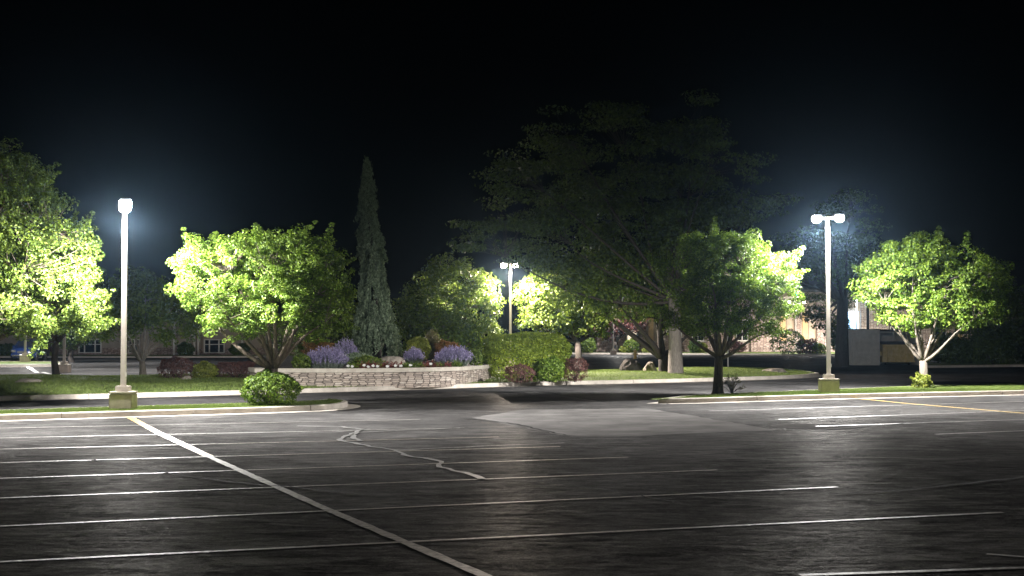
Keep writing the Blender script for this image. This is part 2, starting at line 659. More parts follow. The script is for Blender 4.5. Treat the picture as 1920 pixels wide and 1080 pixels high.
# far lawn
ff = [W(-420, 764), W(0, 752), W(280, 745), W(560, 737), W(850, 728), W(1000, 723), W(1200, 719), W(1400, 713), W(1500, 709.5), W(1538, 705)]
fb = [W(1536, 699, .15), W(1490, 692, .15), W(1400, 689, .15), W(1250, 690, .15), W(1100, 694, .15), W(950, 698, .15), W(700, 700, .15),
      W(400, 704, .15), W(200, 705, .15), W(0, 705, .15), W(-420, 705, .15)]
lawn, lawn_in = island([Vector((p.x, p.y, 0)) for p in ff + fb], 'lawn', berm=.13, seed=6)
g = scatter_grass(lawn, 130000, 7, 95, .075); g['label'] = 'mown grass on the far lawn'


def lawn_z(x, y):
    best = None
    for v in lawn.data.vertices:
        d = (v.co.x - x) ** 2 + (v.co.y - y) ** 2
        if best is None or d < best[0]: best = (d, v.co.z)
    return best[1]


# far road side: strip kerbs, building verges
def verge(pts_front, pts_back, name='far_verge', mat=None):
    m = MB()
    f = resample(pts_front, 2); b = resample(pts_back, 2)
    n = min(len(f), len(b))
    f = resample(pts_front, (sum((x - y).length for x, y in zip(pts_front, pts_front[1:]))) / 40)
    b = resample(pts_back, (sum((x - y).length for x, y in zip(pts_back, pts_back[1:]))) / 40)
    n = min(len(f), len(b))
    vs = []
    for i in range(n): vs += [f[i] + Vector((0, 0, .14)), b[i] + Vector((0, 0, .14))]
    m.add(vs, [(i * 2, i * 2 + 2, i * 2 + 3, i * 2 + 1) for i in range(n - 1)])
    struct(m.build(name, mat or lawn_mat))
    kerb_ring([p.copy() for p in pts_front], 0.45, closed=False, name='far_kerb')


verge([W(1055, 664), W(1400, 665.5), W(1640, 667), W(1760, 683)], [Vector((5, 190, 0)), Vector((25, 190, 0)), Vector((44, 190, 0)), Vector((70, 190, 0))])
verge([W(1735, 690), W(1900, 688), W(2200, 688)], [W(1735, 668), W(1900, 668), W(2200, 668)])
verge([W(-300, 672), W(0, 671), W(300, 671), W(620, 670.5)], [Vector((-75, 170, 0)), Vector((-50, 170, 0)), Vector((-35, 170, 0)), Vector((-15, 170, 0))])
# small far island holding two far lamps at the left
fi = [W(-200, 688), W(95, 688.5), W(118, 686), W(118, 682), W(60, 681), W(-200, 681)]
o_, _ = island([Vector((p.x, p.y, 0)) for p in fi], 'far_island_turf', gutter=.5)

# concrete apron and patches
m = MB()
ap = [W(884, 784), W(985, 768), W(1215, 766), W(1462, 807), W(1330, 812), W(1170, 820), W(1070, 819), W(985, 803)]
rj0 = random.Random(12)
ap = [p + Vector((rj0.uniform(-.07, .07), rj0.uniform(-.07, .07), 0)) for p in resample(ap + [ap[0]], .5)[:-1]]
m.poly([p + Vector((0, 0, .004)) for p in ap])
struct(m.build('concrete_apron', apron))
m = MB()
m.poly([W(930, 738) + Vector((0, 0, .004)), W(1005, 735) + Vector((0, 0, .004)), W(1120, 752) + Vector((0, 0, .004)), W(960, 757) + Vector((0, 0, .004))])
struct(m.build('asphalt_patch', apron))
# manhole collar
m = MB()
cc = W(1532, 800)
ring = []
for k in range(40):
    t = 2 * PI * k / 40
    ring.append(Vector((cc.x + 1.05 * math.cos(t) * (1 + .06 * math.sin(3 * t)), cc.y + 1.05 * math.sin(t), .004)))
m.poly(ring)
struct(m.build('round_patch', mat_plain('round_patch', (.10, .096, .092), (.17, .163, .157), 2, .85, .5, .01, spec=0)))


def strip(m, pts, w, z=.008, jitter=0, rng=None):
    pts = [Vector((p.x, p.y, 0)) for p in pts]
    vs = []
    for i, p in enumerate(pts):
        a = pts[max(i - 1, 0)]; b = pts[min(i + 1, len(pts) - 1)]
        t = (b - a).normalized(); q = Vector((-t.y, t.x, 0))
        ww = w * .5 * (1 + (rng.uniform(-jitter, jitter) if rng else 0))
        vs += [p + q * ww + Vector((0, 0, z)), p - q * ww + Vector((0, 0, z))]
    m.add(vs, [(i * 2, i * 2 + 2, i * 2 + 3, i * 2 + 1) for i in range(len(pts) - 1)])


rj = random.Random(4)
# stall stripes of the left lot (ends read off the photograph), one long centre line
cross = [(760, 1012), (610, 955), (520, 915), (440, 883.5), (392, 857), (325, 833), (300, 815), (280, 801)]
ends = [(1880, 962), (1570, 914), (1345, 882), (1178, 858), (1050, 838), (935, 820), (862, 803), (788, 787)]
lefts = [1055, 988, 935, 898, 868.5, 843, 822, 803.5]
for i, (c_, e_, l_) in enumerate(zip(cross, ends, lefts)):
    m = MB()
    a = W(0, l_); b = W(*e_); a = a + (a - b) * .25
    strip(m, resample([a, b], .25), .09, .010, .12, rj)
    struct(m.build('stall_stripe', line_cream if i < 6 else line_white))
m = MB(); a = W(1500, 1080); b = W(1920, 1066); strip(m, resample([a, b + (b - a) * .5], .25), .1, .010, .1, rj)
struct(m.build('stall_stripe', line_cream))
m = MB(); strip(m, resample([W(243, 783), W(296, 812), W(392, 857)], .25), .19, .014, .08, rj)
struct(m.build('centre_line', line_yellow))
m = MB(); strip(m, resample([W(288, 808), W(392, 857), W(610, 955), W(905, 1080), W(1300, 1260)], .25), .135, .012, .14, rj)
struct(m.build('centre_line', line_cream))
# right lot
for (a, b) in (((1330, 771), (1925, 753)), ((1460, 787), (1925, 770)), ((1530, 800), (1925, 787)), ((1754, 815), (1925, 808))):
    m = MB(); a = W(*a); b = W(*b); strip(m, resample([a, b + (b - a) * .4], .25), .11, .010, .1, rj)
    struct(m.build('stall_stripe', line_white))
m = MB(); strip(m, resample([W(1590, 746), W(1700, 757), W(1925, 776), W(2200, 800)], .25), .15, .012, .1, rj)
struct(m.build('centre_line', line_yellow))
m = MB(); strip(m, resample([W(1850, 1040), W(1925, 1046)], .2), .08, .010, .2, rj)
struct(m.build('stall_stripe', line_cream))
# white diagonal stripes far left
for (a, b) in (((47, 685), (70, 699)), ((80, 698), (105, 705))):
    m = MB(); strip(m, resample([W(*a), W(*b)], .5), .25, .010)
    struct(m.build('far_stripe', line_white))


def wander(pts, amp, step, seed):
    r = random.Random(seed)
    q = resample([W(*p) for p in pts], step)
    return [p + Vector((r.uniform(-amp, amp), r.uniform(-amp, amp), 0)) for p in q]


m = MB()
for pts, w, s in (([(560, 800), (640, 801), (680, 806), (665, 812), (636, 826), (680, 836), (742, 846)], .10, 1),
                  ([(690, 806), (620, 812), (560, 811), (400, 814)], .07, 2), ([(668, 812), (662, 822), (675, 828)], .10, 6),
                  ([(742, 846), (765, 856), (830, 867), (818, 876), (862, 886), (905, 900)], .10, 3),
                  ([(742, 846), (900, 838), (1060, 832)], .06, 4), ([(672, 812), (800, 806), (870, 803)], .07, 5)):
    strip(m, wander(pts, .05, .35, s), w, .018, .4, rj)
struct(m.build('filled_cracks', sealer))
m = MB()
for pts, w, s in (([(885, 785), (960, 795), (1070, 819), (1160, 821), (1300, 814), (1470, 808), (1530, 808), (1700, 795), (1920, 789)], .06, 7),
                  ([(1560, 930), (1650, 924), (1760, 915), (1920, 897)], .06, 8), ([(980, 900), (1200, 930), (1290, 950)], .04, 9),
                  ([(1240, 860), (1450, 845), (1700, 850)], .04, 10), ([(150, 860), (420, 905), (700, 930)], .04, 11)):
    strip(m, wander(pts, .06, .35, s), w, .020, .4, rj)
struct(m.build('open_cracks', tar))

# ------------------------------------------------------------------ foliage builders


def lobed_clumps(lobes, D, n, rng, depth=.9, flat=.75):
    """clump centres over the outer part of a union of ellipsoids given in photo pixels at depth D"""
    vol = np.array([a[2] * a[3] for a in lobes], float)
    k = rng.choice(len(lobes), n, p=vol / vol.sum())
    d = unit(rng.normal(size=(n, 3)))
    r = rng.uniform(.30, 1, n) ** .45
    out = np.empty((n, 3)); rad = np.empty(n); ctr = np.empty((n, 3))
    for i in range(n):
        cx, cy, rx, ry = lobes[k[i]][:4]
        dy = lobes[k[i]][4] if len(lobes[k[i]]) > 4 else 0
        c = AT(cx, cy, D + dy)
        RX, RZ = M(rx, D), M(ry, D)
        e = np.array([RX, RX * depth if RX < 2.2 * RZ else RZ * 1.6, RZ])
        out[i] = np.array(c) + d[i] * e * r[i]
        ctr[i] = c
        rad[i] = min(RX, RZ)
    return out, d, rad, ctr


def foliage(name, clumps, dirs, per, spread, size, mat, parent, rng, loc, axis=None, aspect=.62, flat=.7, up=.35, scale=None):
    n = len(clumps)
    if scale is None: scale = np.ones(n)
    rep_ = np.maximum((per * scale ** 1.3).astype(int), 4)
    P = np.repeat(clumps, rep_, 0)
    sp = np.repeat(spread * rng.uniform(.7, 1.3, n) * scale, rep_)[:, None]
    o = unit(rng.normal(size=P.shape)) * rng.uniform(.15, 1, (len(P), 1)) ** .5
    P = P + o * sp * np.array([1, 1, flat])
    N = unit(o * .6 + np.repeat(dirs, rep_, 0) * .35 + np.array([0, 0, up]) + rng.normal(size=P.shape) * .45)
    return quads(name, leaf_array(P - np.array(loc), N, size, rng, axis=axis, aspect=aspect), mat, parent)


def branches(base, fork, trunk_r, clumps, rng, nprim, mat, parent, loc, lmat=None, thin=.35, limb_r=.5, wig=.08, droop=0, multi=False):
    L = np.array(loc)
    t = MB()
    base = np.array(base, float); fork = np.array(fork, float)
    pts = [base - [0, 0, .1], base + [0, 0, .05], base + (fork - base) * .45 + rng.normal(size=3) * trunk_r * .15, fork]
    t.tube([p - L for p in pts], [trunk_r * 1.7, trunk_r * 1.2, trunk_r * .95, trunk_r * .85], 10)
    t.build('trunk', mat, parent)
    b = MB()
    pick = [int(rng.randint(len(clumps)))]
    while len(pick) < min(nprim, len(clumps)):
        d = np.min(np.linalg.norm(clumps[:, None] - clumps[pick][None], axis=2), 1) * rng.uniform(.7, 1, len(clumps))
        pick.append(int(d.argmax()))
    nodes = []; rads = []
    for p in pick:
        tgt = fork + (clumps[p] - fork) * .8
        mid1 = fork + (tgt - fork) * .33 + rng.normal(size=3) * wig * np.linalg.norm(tgt - fork)
        mid1[2] -= 0.03 * np.linalg.norm(tgt - fork)
        mid2 = fork + (tgt - fork) * .68 + rng.normal(size=3) * wig * np.linalg.norm(tgt - fork)
        mid2[2] += droop * .1
        P = [fork - np.array([0, 0, trunk_r * .4]), mid1, mid2, tgt]
        # smooth
        Q = []
        for s in np.linspace(0, 1, 8):
            Q.append(((1 - s) ** 3) * P[0] + 3 * s * (1 - s) ** 2 * P[1] + 3 * s * s * (1 - s) * P[2] + s ** 3 * P[3])
        R = [trunk_r * limb_r * (1 - .8 * s) for s in np.linspace(0, 1, 8)]
        b.tube([q - L for q in Q], R, 6)
        nodes += Q[2:]; rads += R[2:]
    nodes = np.array(nodes)
    for c in clumps:
        dist = np.linalg.norm(nodes - c, axis=1)
        k = int((dist + .25 * np.linalg.norm(nodes - c, axis=1) * (nodes[:, 2] > c[2])).argmin())
        if dist[k] < .05: continue
        m_ = (nodes[k] + c) / 2 + rng.normal(size=3) * .08 * dist[k]
        r = rads[k] * thin
        b.tube([nodes[k] - L, m_ - L, c - L], [max(r, .012), max(r * .7, .010), .006], 4)
    b.build('branches', lmat or mat, parent)


def tree(name, label, cat, base, fork_px, trunk_px, lobes, mat, bark, seed, ncl=150, per=130, spread=.42, size=.11,
         nprim=9, group=None, D=None, limb_r=.5, depth=.9, flat=.7, fork_dy=0, wig=.08, lmat=None, shoots=0, gate=None):
    rng = RS(seed)
    base = Vector(base); D = D or base.y
    root = thing(name, label, cat, base, 0, group)
    fork = AT(fork_px[0], fork_px[1], D + fork_dy)
    cl, d, rad, ctr = lobed_clumps(lobes, D, ncl, rng, depth)
    if gate:                        # leave open gaps between the boughs
        keep = np.array([noise.noise(Vector((q[0] * gate, q[1] * gate, q[2] * gate * 1.9))) > -.12 for q in cl])
        cl, d = cl[keep], d[keep]
    if shoots:                      # ragged leafy shoots poking out of the outline
        o = rng.choice(len(cl), shoots)
        up = unit(d[o] + np.array([0, 0, .7]))
        k = rng.uniform(.25, .6, (shoots, 1))
        inner_cl = cl
        cl = np.concatenate([cl, cl[o] + up * k * .6, cl[o] + up * k, cl[o] + up * k * 1.4]); d = np.concatenate([d, up, up, up])
        per_n = np.concatenate([np.full(len(cl) - 3 * shoots, 1.0), np.full(shoots, .6), np.full(shoots, .5), np.full(shoots, .34)])
    else: per_n = None; inner_cl = cl
    branches(base, fork, M(trunk_px, D) * .5, inner_cl, rng, nprim, bark, root, base, limb_r=limb_r, wig=wig, lmat=lmat)
    foliage('crown', cl, d, per, spread, size, mat, root, rng, base, flat=flat, scale=per_n)
    return root


def shrub(name, label, cat, px, D, zb, w_px, h_px, mat, seed, n=5000, size=.05, power=2.6, group=None, depth=.8, base_trim=.0, twig=bark_dark, aspect=.62, lump=.10):
    """rounded clipped or loose bush: leaves over a lumpy rounded body, twigs inside"""
    rng = RS(seed)
    c = AT(px, 625, D)
    loc = Vector((c.x, D, zb))
    root = thing(name, label, cat, loc, 0, group)
    rx = M(w_px, D) / 2; h = M(h_px, D); ry = rx * depth
    d = unit(rng.normal(size=(n, 3)))
    d[:, 2] = np.abs(d[:, 2]) * np.where(rng.rand(n) < .3, -.9, 1)
    a = np.abs(d) ** power
    rr = 1 / a.sum(1) ** (1 / power)
    ph = rng.uniform(0, 6, 6)
    lum = 1 + lump * (np.sin(d[:, 0] * 5 + ph[0]) * np.sin(d[:, 1] * 4 + ph[1]) + .7 * np.sin(d[:, 2] * 7 + d[:, 0] * 6 + ph[2])) + lump * .7 * np.sin(d[:, 0] * 17 + ph[3]) * np.sin(d[:, 2] * 15 + ph[4])
    r = rr * lum * (1 - np.abs(rng.normal(0, .09, n)))
    P = d * r[:, None] * [rx, ry, h * .52] + [0, 0, h * .5]
    P[:, 2] = np.maximum(P[:, 2], rng.uniform(0, h * .12, n))
    N = unit(d * .8 + rng.normal(size=(n, 3)) * .55 + [0, 0, .2])
    quads('foliage', leaf_array(P, N, size, rng, aspect=aspect), mat, root)
    m = MB()
    for k in range(14):
        q = d[k] * [rx, ry, h * .45] * .75
        m.tube([(0, 0, -.02), (q[0] * .4, q[1] * .4, h * .25), (q[0], q[1], h * .5 + abs(q[2]) * .6)], [.02, .014, .006], 5)
    m.build('stems', twig, root)
    return root


def spiky(name, label, cat, px, D, zb, w_px, h_px, seed, n=420, leaf=leaf_silver, tip=petal_purple, group=None, spread=.75, tipfrac=.45, tipsize=.055):
    """lavender-like clump: thin stems fanning from the base, flower spikes on their upper part"""
    rng = RS(seed)
    c = AT(px, 625, D)
    root = thing(name, label, cat, (c.x, D, zb), 0, group)
    rx = M(w_px, D) / 2; h = M(h_px, D)
    a = rng.uniform(0, 2 * PI, n); r = np.sqrt(rng.rand(n))
    bx, by = np.cos(a) * r, np.sin(a) * r
    H = h * np.sqrt(np.maximum(1 - (r * .88) ** 2, .12)) * rng.uniform(.78, 1.05, n)
    B = np.stack([bx * rx * .55, by * rx * .45, np.zeros(n)], 1)
    T = np.stack([bx * rx + rng.normal(0, .03, n), by * rx * .8 + rng.normal(0, .03, n), H], 1)
    ax = unit(T - B); L = np.linalg.norm(T - B, axis=1)
    # stems as long thin leaves
    N = unit(np.cross(ax, rng.normal(size=(n, 3))))
    k = 3
    PB = (B + T * 0) + (T - B) * .42
    V = leaf_array(PB, N, 1, rng, aspect=.03, axis=ax, curl=0)
    s = (L * .85)[:, None, None]
    V = (V - PB[:, None]) * s + PB[:, None]
    # low leaves
    m = n * 5
    i = rng.randint(0, n, m); t = rng.uniform(.05, .62, m)[:, None]
    P2 = B[i] + (T[i] - B[i]) * t + rng.normal(0, .02, (m, 3))
    A2 = unit(ax[i] + rng.normal(size=(m, 3)) * .3)
    N2 = unit(np.cross(A2, rng.normal(size=(m, 3))))
    V2 = leaf_array(P2, N2, .11, rng, aspect=.2, axis=A2)
    quads('foliage', np.concatenate([V, V2]), leaf, root)
    if tip is not None:
        m = n * 9
        i = rng.randint(0, n, m); t = rng.uniform(1 - tipfrac, 1.02, m)[:, None]
        P3 = B[i] + (T[i] - B[i]) * t + rng.normal(0, .012, (m, 3))
        N3 = unit(rng.normal(size=(m, 3)))
        quads('flower_spikes', leaf_array(P3, N3, tipsize, rng, aspect=.6, axis=ax[i]), tip, root)
    return root


def rock(name, label, px, D, zb, w_px, h_px, seed, mat=None, depth=.7, flat_top=False, group=None):
    c = AT(px, 625, D)
    bm = bmesh.new()
    bmesh.ops.create_icosphere(bm, subdivisions=4, radius=1)
    off = Vector((seed * 3.1, seed * 1.7, seed * 2.3))
    for v in bm.verts:
        p = v.co.copy()
        a = noise.voronoi(p * .9 + off)[0][0]
        k = .92 + .18 * a + .16 * noise.fractal(p * 2.2 + off, .8, 2.2, 5)
        v.co = p * k
    mx = max(abs(v.co.x) for v in bm.verts); mz = max(v.co.z for v in bm.verts)
    for v in bm.verts:
        v.co = Vector((v.co.x / mx * M(w_px, D) / 2, v.co.y / mx * M(w_px, D) / 2 * depth, v.co.z / mz * M(h_px, D)))
        if v.co.z < -.1: v.co.z = -.1
        if flat_top: v.co.z = min(v.co.z, M(h_px, D) * (.8 + .05 * noise.noise(v.co * 2)))
    me = bpy.data.meshes.new(name); bm.to_mesh(me); bm.free()
    me.materials.append(mat or rock_mat)
    o = bpy.data.objects.new(name, me); C.objects.link(o)
    o.location = (c.x, D, zb)
    return tag(o, label, 'rock', group)


# ------------------------------------------------------------------ lamps
def lamp_light(power, warm):
    """wide area-light optic: most of its light goes out sideways and down, a little spills upwards"""
    ld = bpy.data.lights.new('lamp_light', 'POINT')
    ld.energy = LAMP_W * power
    ld.color = (1.0, .86, .74) if warm else (1.0, .975, .95)
    ld.shadow_soft_size = .10
    ld.use_nodes = True
    nt = ld.node_tree; n = nt.nodes; l = nt.links
    tc = n.new('ShaderNodeTexCoord'); sp = n.new('ShaderNodeSeparateXYZ')
    l.new(tc.outputs['Normal'], sp.inputs[0])
    k = math_n(n, l, 'ADD', math_n(n, l, 'MULTIPLY', sp.outputs['Z'], .5), .5)
    r = ramp(n, l, k, [(0, (.20,) * 3), (.12, (.36,) * 3), (.24, (.9,) * 3), (.33, (.60,) * 3), (.39, (.24,) * 3), (.465, (.20,) * 3), (.50, (.08,) * 3), (.54, (.028,) * 3), (.60, (.012,) * 3), (1, (.007,) * 3)])
    l.new(r, n['Emission'].inputs['Strength'])
    return ld


def lamp(name, label, base, top_z, heads, pole_r=.066, ped=.31, warm=False, power=1.0, ped_h=.44):
    """heads: list of (dx, dy) offsets of the luminaires from the pole top"""
    b = Vector(base)
    root = thing(name, label, 'street lamp', b, 0)
    H = top_z - b.z
    m = MB(); m.bevbox(0, 0, ped_h * .5 - .03, ped * 2, ped * 2, ped_h + .02, .025)
    m.build('pedestal', pedestal_mat, root)
    m = MB(); m.bevbox(0, 0, ped_h + .012, ped * 2 + .03, ped * 2 + .03, .05, .015)
    m.build('pedestal_cap', stone_cap, root)
    m = MB(); m.bevbox(0, 0, ped_h + .037 + .075, ped * 1.15, ped * 1.15, .15, .015)
    m.build('base_cover', pole_mat, root)
    m = MB()
    m.box(-pole_r, pole_r, -pole_r, pole_r, ped_h + .187, H + .03, pole_r * .2)
    m.build('pole', pole_mat, root)
    m = MB(); m.bevbox(pole_r + .012, -pole_r * .3, ped_h + .5, .02, .07, .12, .006)
    m.build('hand_hole_cover', white_paint, root)
    for (dx, dy) in heads:
        ang = math.atan2(dy, dx)
        L = math.hypot(dx, dy)
        R = Matrix.Translation((0, 0, H)) @ Matrix.Rotation(ang, 4, 'Z')
        m = MB(); m.box(pole_r * .8, L - .22, -.035, .035, -.05, .03, 0, R)
        m.build('arm', pole_mat, root)
        m = MB()
        m.bevbox(L, 0, .09, .32, .27, .05, .02, R)
        hd = m.build('lamp_head', dark_metal, root)
        bm = bmesh.new(); bmesh.ops.create_uvsphere(bm, u_segments=20, v_segments=12, radius=1)
        for v in bm.verts:
            v.co = Vector((v.co.x * .17, v.co.y * .165, min(v.co.z * .16, .09) - .03)) + Vector((L, 0, 0))  # glowing ball in place of a shoebox lens: bloom put into the shape
        bm.transform(R)
        me = bpy.data.meshes.new('lens'); bm.to_mesh(me); bm.free()
        me.materials.append(lens_warm if warm else lens_mat)
        ln = bpy.data.objects.new('lens', me); C.objects.link(ln); ln.parent = hd
        ld = lamp_light(power, warm)
        lo = bpy.data.objects.new('lamp_light', ld); C.objects.link(lo)
        lo.parent = root
        lo.location = (dx, dy, H - .40)
    return root


LB = W(231, 766, .15); LB.z = .14
lamp('street_lamp', 'left street lamp with a single white glow, its concrete footing on the narrow grass island', LB,
     AT(236, 384, LB.y).z, [(.20, -.7), (-.13, .5)], power=1.0)
RB = W(1554, 735, .15); RB.z = .14
lamp('street_lamp', 'right street lamp with two white heads side by side, standing between two round trees', RB,
     AT(1550, 409, RB.y).z, [(-.42, -.15), (.30, -.50)], power=1.05)
MBs = W(957, 702); MBs.z = .14
lamp('street_lamp', 'middle street lamp with two warm glowing heads rising behind the clipped hedge', MBs,
     AT(957, 496, MBs.y).z, [(-.36, .2), (.28, -.2)], warm=True, power=1.15)
F1 = W(120, 699)
lamp('street_lamp', 'thin far lamp post on a concrete footing just right of the straight dark trunk', F1, 5.9, [(0, .4)], power=1.1)
F2 = W(47, 682); F2.z = .14
lamp('street_lamp', 'small far lamp post on a concrete footing in front of the blue car', F2, 5.9, [(.4, 0)], power=.8)
F3 = AT(1492, 625, 155); F3.z = 0
lamp('street_lamp', 'distant warm street lamp glimpsed at the edge of the right middle tree crown', F3, AT(1513, 566, F3.y).z, [(.9, -.3), (-.8, -.3)], warm=True, power=.12)
F4 = AT(1606, 625, 150); F4.z = 0
lamp('street_lamp', 'distant street lamp behind the block enclosure, mostly hidden by leaves', F4, 6.2, [(.5, -.3)], power=1.2)
F5 = AT(1150, 625, 148); F5.z = 0
lamp('street_lamp', 'distant street lamp hidden in leaves in front of the stone building', F5, 6.2, [(.5, -.3)], power=.8)

# ------------------------------------------------------------------ trees on the islands
T1 = AT(513, 625, 41.1); T1.z = .13
tree('maple_tree', 'round wide-crowned tree standing in a green bush at the end of the left island', 'tree', T1, (513, 690), 20,
     [(395, 525, 78, 62), (430, 570, 85, 60), (480, 500, 105, 62), (560, 500, 88, 62), (600, 565, 62, 68), (520, 590, 105, 52), (530, 452, 50, 28), (372, 480, 35, 36), (470, 455, 30, 22)],
     leaf_bright, bark_brown, 11, ncl=430, per=125, spread=.27, size=.066, shoots=60, nprim=12, limb_r=.52)
shrub('round_bush', 'dense round green bush wrapped round the foot of the left island tree', 'bush', 508, T1.y - .05, .12, 106, 64, leaf_bright, 12, n=9500, size=.062, power=2.3, lump=.09)
T3 = W(1346, 736, .15); T3.z = .13
tree('maple_tree', 'round-crowned tree on the tip of the right island, left of the twin lamp', 'tree', T3, (1348, 668), 18,
     [(1290, 520, 62, 58), (1350, 500, 70, 60), (1405, 510, 78, 62), (1455, 560, 55, 62), (1400, 585, 85, 50), (1320, 590, 80, 45), (1300, 465, 38, 32), (1395, 458, 42, 30), (1455, 500, 40, 40)],
     leaf_bright, bark_brown, 13, ncl=420, per=125, spread=.30, size=.075, shoots=50, nprim=11, limb_r=.5)
T4 = W(1735, 727, .15); T4.z = .13
tree('maple_tree', 'rightmost island tree with pale branching limbs in front of the yellow dumpster', 'tree', T4, (1731, 676), 17,
     [(1665, 530, 60, 52), (1720, 500, 78, 52), (1790, 520, 85, 52), (1850, 520, 45, 42), (1700, 580, 85, 38), (1790, 580, 75, 40), (1690, 465, 32, 26), (1735, 462, 34, 24), (1845, 580, 40, 32)],
     leaf_bright, bark_pale, 15, ncl=430, per=105, spread=.34, size=.10, shoots=40, nprim=15, limb_r=.40)
shrub('small_bush', 'small bright green bush at the foot of the rightmost island tree', 'bush', 1727, T4.y - .3, .12, 32, 26, leaf_lime, 16, n=900, size=.11, lump=.28, power=1.8)
c0 = AT(-60, 700, 42.0)
tree('shade_tree', 'tall leafy tree filling the left edge, glaring bright beside the left lamp', 'tree', (c0.x, 42.0, .12), (-60, 650), 30,
     [(20, 400, 110, 95), (-60, 380, 130, 110), (80, 470, 95, 75), (90, 560, 105, 70), (20, 560, 120, 80), (140, 500, 50, 75), (160, 575, 46, 50), (10, 320, 60, 50), (-80, 560, 130, 80)],
     leaf_mid, bark_brown, 17, ncl=640, per=105, spread=.32, size=.08, shoots=60, nprim=14)
# leafless little shrub at the foot of tree 3
r = RS(5)
p = W(1372, 737, .15)
root = thing('dry_shrub', 'scrubby half bare little shrub at the foot of the right island tip tree', 'bush', (p.x, p.y, .13))
m = MB()
tips = []
for k in range(26):
    a = r.uniform(0, 6.28); s = r.uniform(.1, .45)
    t = Vector((math.cos(a) * s * .9, math.sin(a) * s * .5, r.uniform(.25, .75) * (1 - s * .8)))
    m.tube([(0, 0, 0), t * .5 + Vector((0, 0, .05)), t], [.012, .008, .004], 4); tips.append(t)
m.build('twigs', bark_grey, root)
cl = np.array([list(t) for t in tips])
foliage('leaves', cl, unit(cl), 22, .10, .05, leaf_tan, root, r, (0, 0, 0))

# ------------------------------------------------------------------ trees further back
def lawn_pt(px, py):
    p = W(px, py, .2); p.z = .18
    return p


p = lawn_pt(105, 706)
tree('shade_tree', 'straight dark-trunked tree on the back of the lawn left of the lamp pole', 'tree', p, (105, 640), 13,
     [(60, 560, 90, 60), (130, 560, 75, 60), (100, 510, 80, 60)], leaf_mid, bark_dark, 21, ncl=170, per=70, spread=.55, size=.15, nprim=8)
p = lawn_pt(268, 705)
tree('vase_tree', 'dim vase-shaped tree with several limbs just right of the left lamp pole', 'tree', p, (266, 676), 13,
     [(215, 590, 55, 50), (270, 570, 75, 50), (325, 600, 55, 45), (260, 540, 55, 40)], leaf_mid, bark_grey, 22, ncl=200, per=60, spread=.5, size=.15, nprim=10)
p = W(133, 680)
tree('small_tree', 'small dark wide-branched tree far behind at the left, in front of the white window', 'tree', p, (133, 655), 12,
     [(133, 632, 45, 18), (120, 622, 40, 20)], leaf_dark, bark_dark, 23, ncl=90, per=40, spread=.7, size=.2, nprim=12, wig=.12)
p = W(850, 697, .2)
tree('lilac_tree', 'broad dense tree left of the middle lamp, lit brightest on its lamp side', 'tree', p, (850, 665), 12,
     [(810, 580, 62, 75), (850, 560, 70, 75), (895, 580, 48, 68), (820, 620, 75, 42), (890, 630, 55, 30), (905, 545, 28, 40), (835, 505, 30, 24), (780, 600, 38, 55)],
     leaf_mid, bark_brown, 24, ncl=300, per=75, spread=.5, size=.15, nprim=9, D=76)
p = W(1084, 699, .2)
tree('broad_tree', 'tree right of the middle lamp with pale sunny-looking leaves, trunk behind the red bush', 'tree', p, (1083, 640), 13,
     [(1010, 560, 42, 45), (1060, 560, 62, 50), (1110, 570, 50, 45), (1030, 605, 55, 32), (1095, 612, 45, 25), (990, 540, 24, 24)],
     leaf_mid, bark_dark, 25, ncl=240, per=70, spread=.5, size=.17, nprim=9, D=79)
p = W(1152, 664)
tree('plum_tree', 'small dark red leaved tree in front of the stone building', 'tree', p, (1152, 640), 11,
     [(1150, 605, 42, 28), (1185, 600, 30, 24), (1120, 610, 25, 22)], leaf_plum, bark_dark, 26, ncl=130, per=45, spread=.8, size=.24, nprim=8)
# dark leaning tree and the big grey-trunked one behind
p = lawn_pt(1246, 701)
tree('spreading_tree', 'dark tree with a trunk forking low and leaning left, beside the pale thick trunk', 'tree', p, (1243, 668), 21,
     [(1090, 545, 75, 38), (1170, 560, 75, 42), (1240, 555, 75, 50), (1140, 510, 85, 36), (1230, 500, 85, 40), (1060, 505, 55, 28), (1290, 590, 55, 35)],
     leaf_mid, bark_dark, 27, ncl=330, per=70, spread=.55, size=.15, nprim=5, limb_r=.66, fork_dy=0)
p = lawn_pt(1267, 703); 
tree('giant_tree', 'towering dark tree with a thick pale grey trunk, its crown above all the others', 'tree', p, (1264, 560), 25,
     [(1200, 420, 150, 75, 3), (1080, 400, 110, 70, 2), (980, 400, 85, 45, 0), (910, 415, 60, 22, 0), (1020, 300, 75, 55, 2), (1130, 300, 95, 70, 4), (1250, 300, 100, 80, 3), (1350, 290, 75, 65, 0),
      (1390, 370, 80, 60, 1), (1310, 215, 62, 40, 2), (1130, 225, 80, 40, 4), (1030, 225, 35, 28, 2), (1300, 430, 120, 60, 2), (960, 330, 48, 30, 0), (1060, 470, 120, 40, 3), (900, 455, 40, 16, 0)],
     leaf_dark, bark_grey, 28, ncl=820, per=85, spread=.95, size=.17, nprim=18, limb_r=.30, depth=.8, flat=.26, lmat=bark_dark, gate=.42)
p = W(1578, 688)
tree('tall_tree', 'tall dark tree behind the right twin lamp with a broad black trunk', 'tree', p, (1580, 560), 24,
     [(1540, 500, 75, 50, 1), (1590, 420, 60, 60), (1520, 440, 60, 40), (1600, 510, 70, 40), (1490, 500, 50, 40), (1630, 470, 40, 40), (1535, 580, 40, 42, 2), (1600, 560, 30, 34, 2)],
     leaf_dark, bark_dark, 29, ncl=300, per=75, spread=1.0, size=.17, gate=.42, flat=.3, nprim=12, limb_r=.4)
p = W(1568, 682)
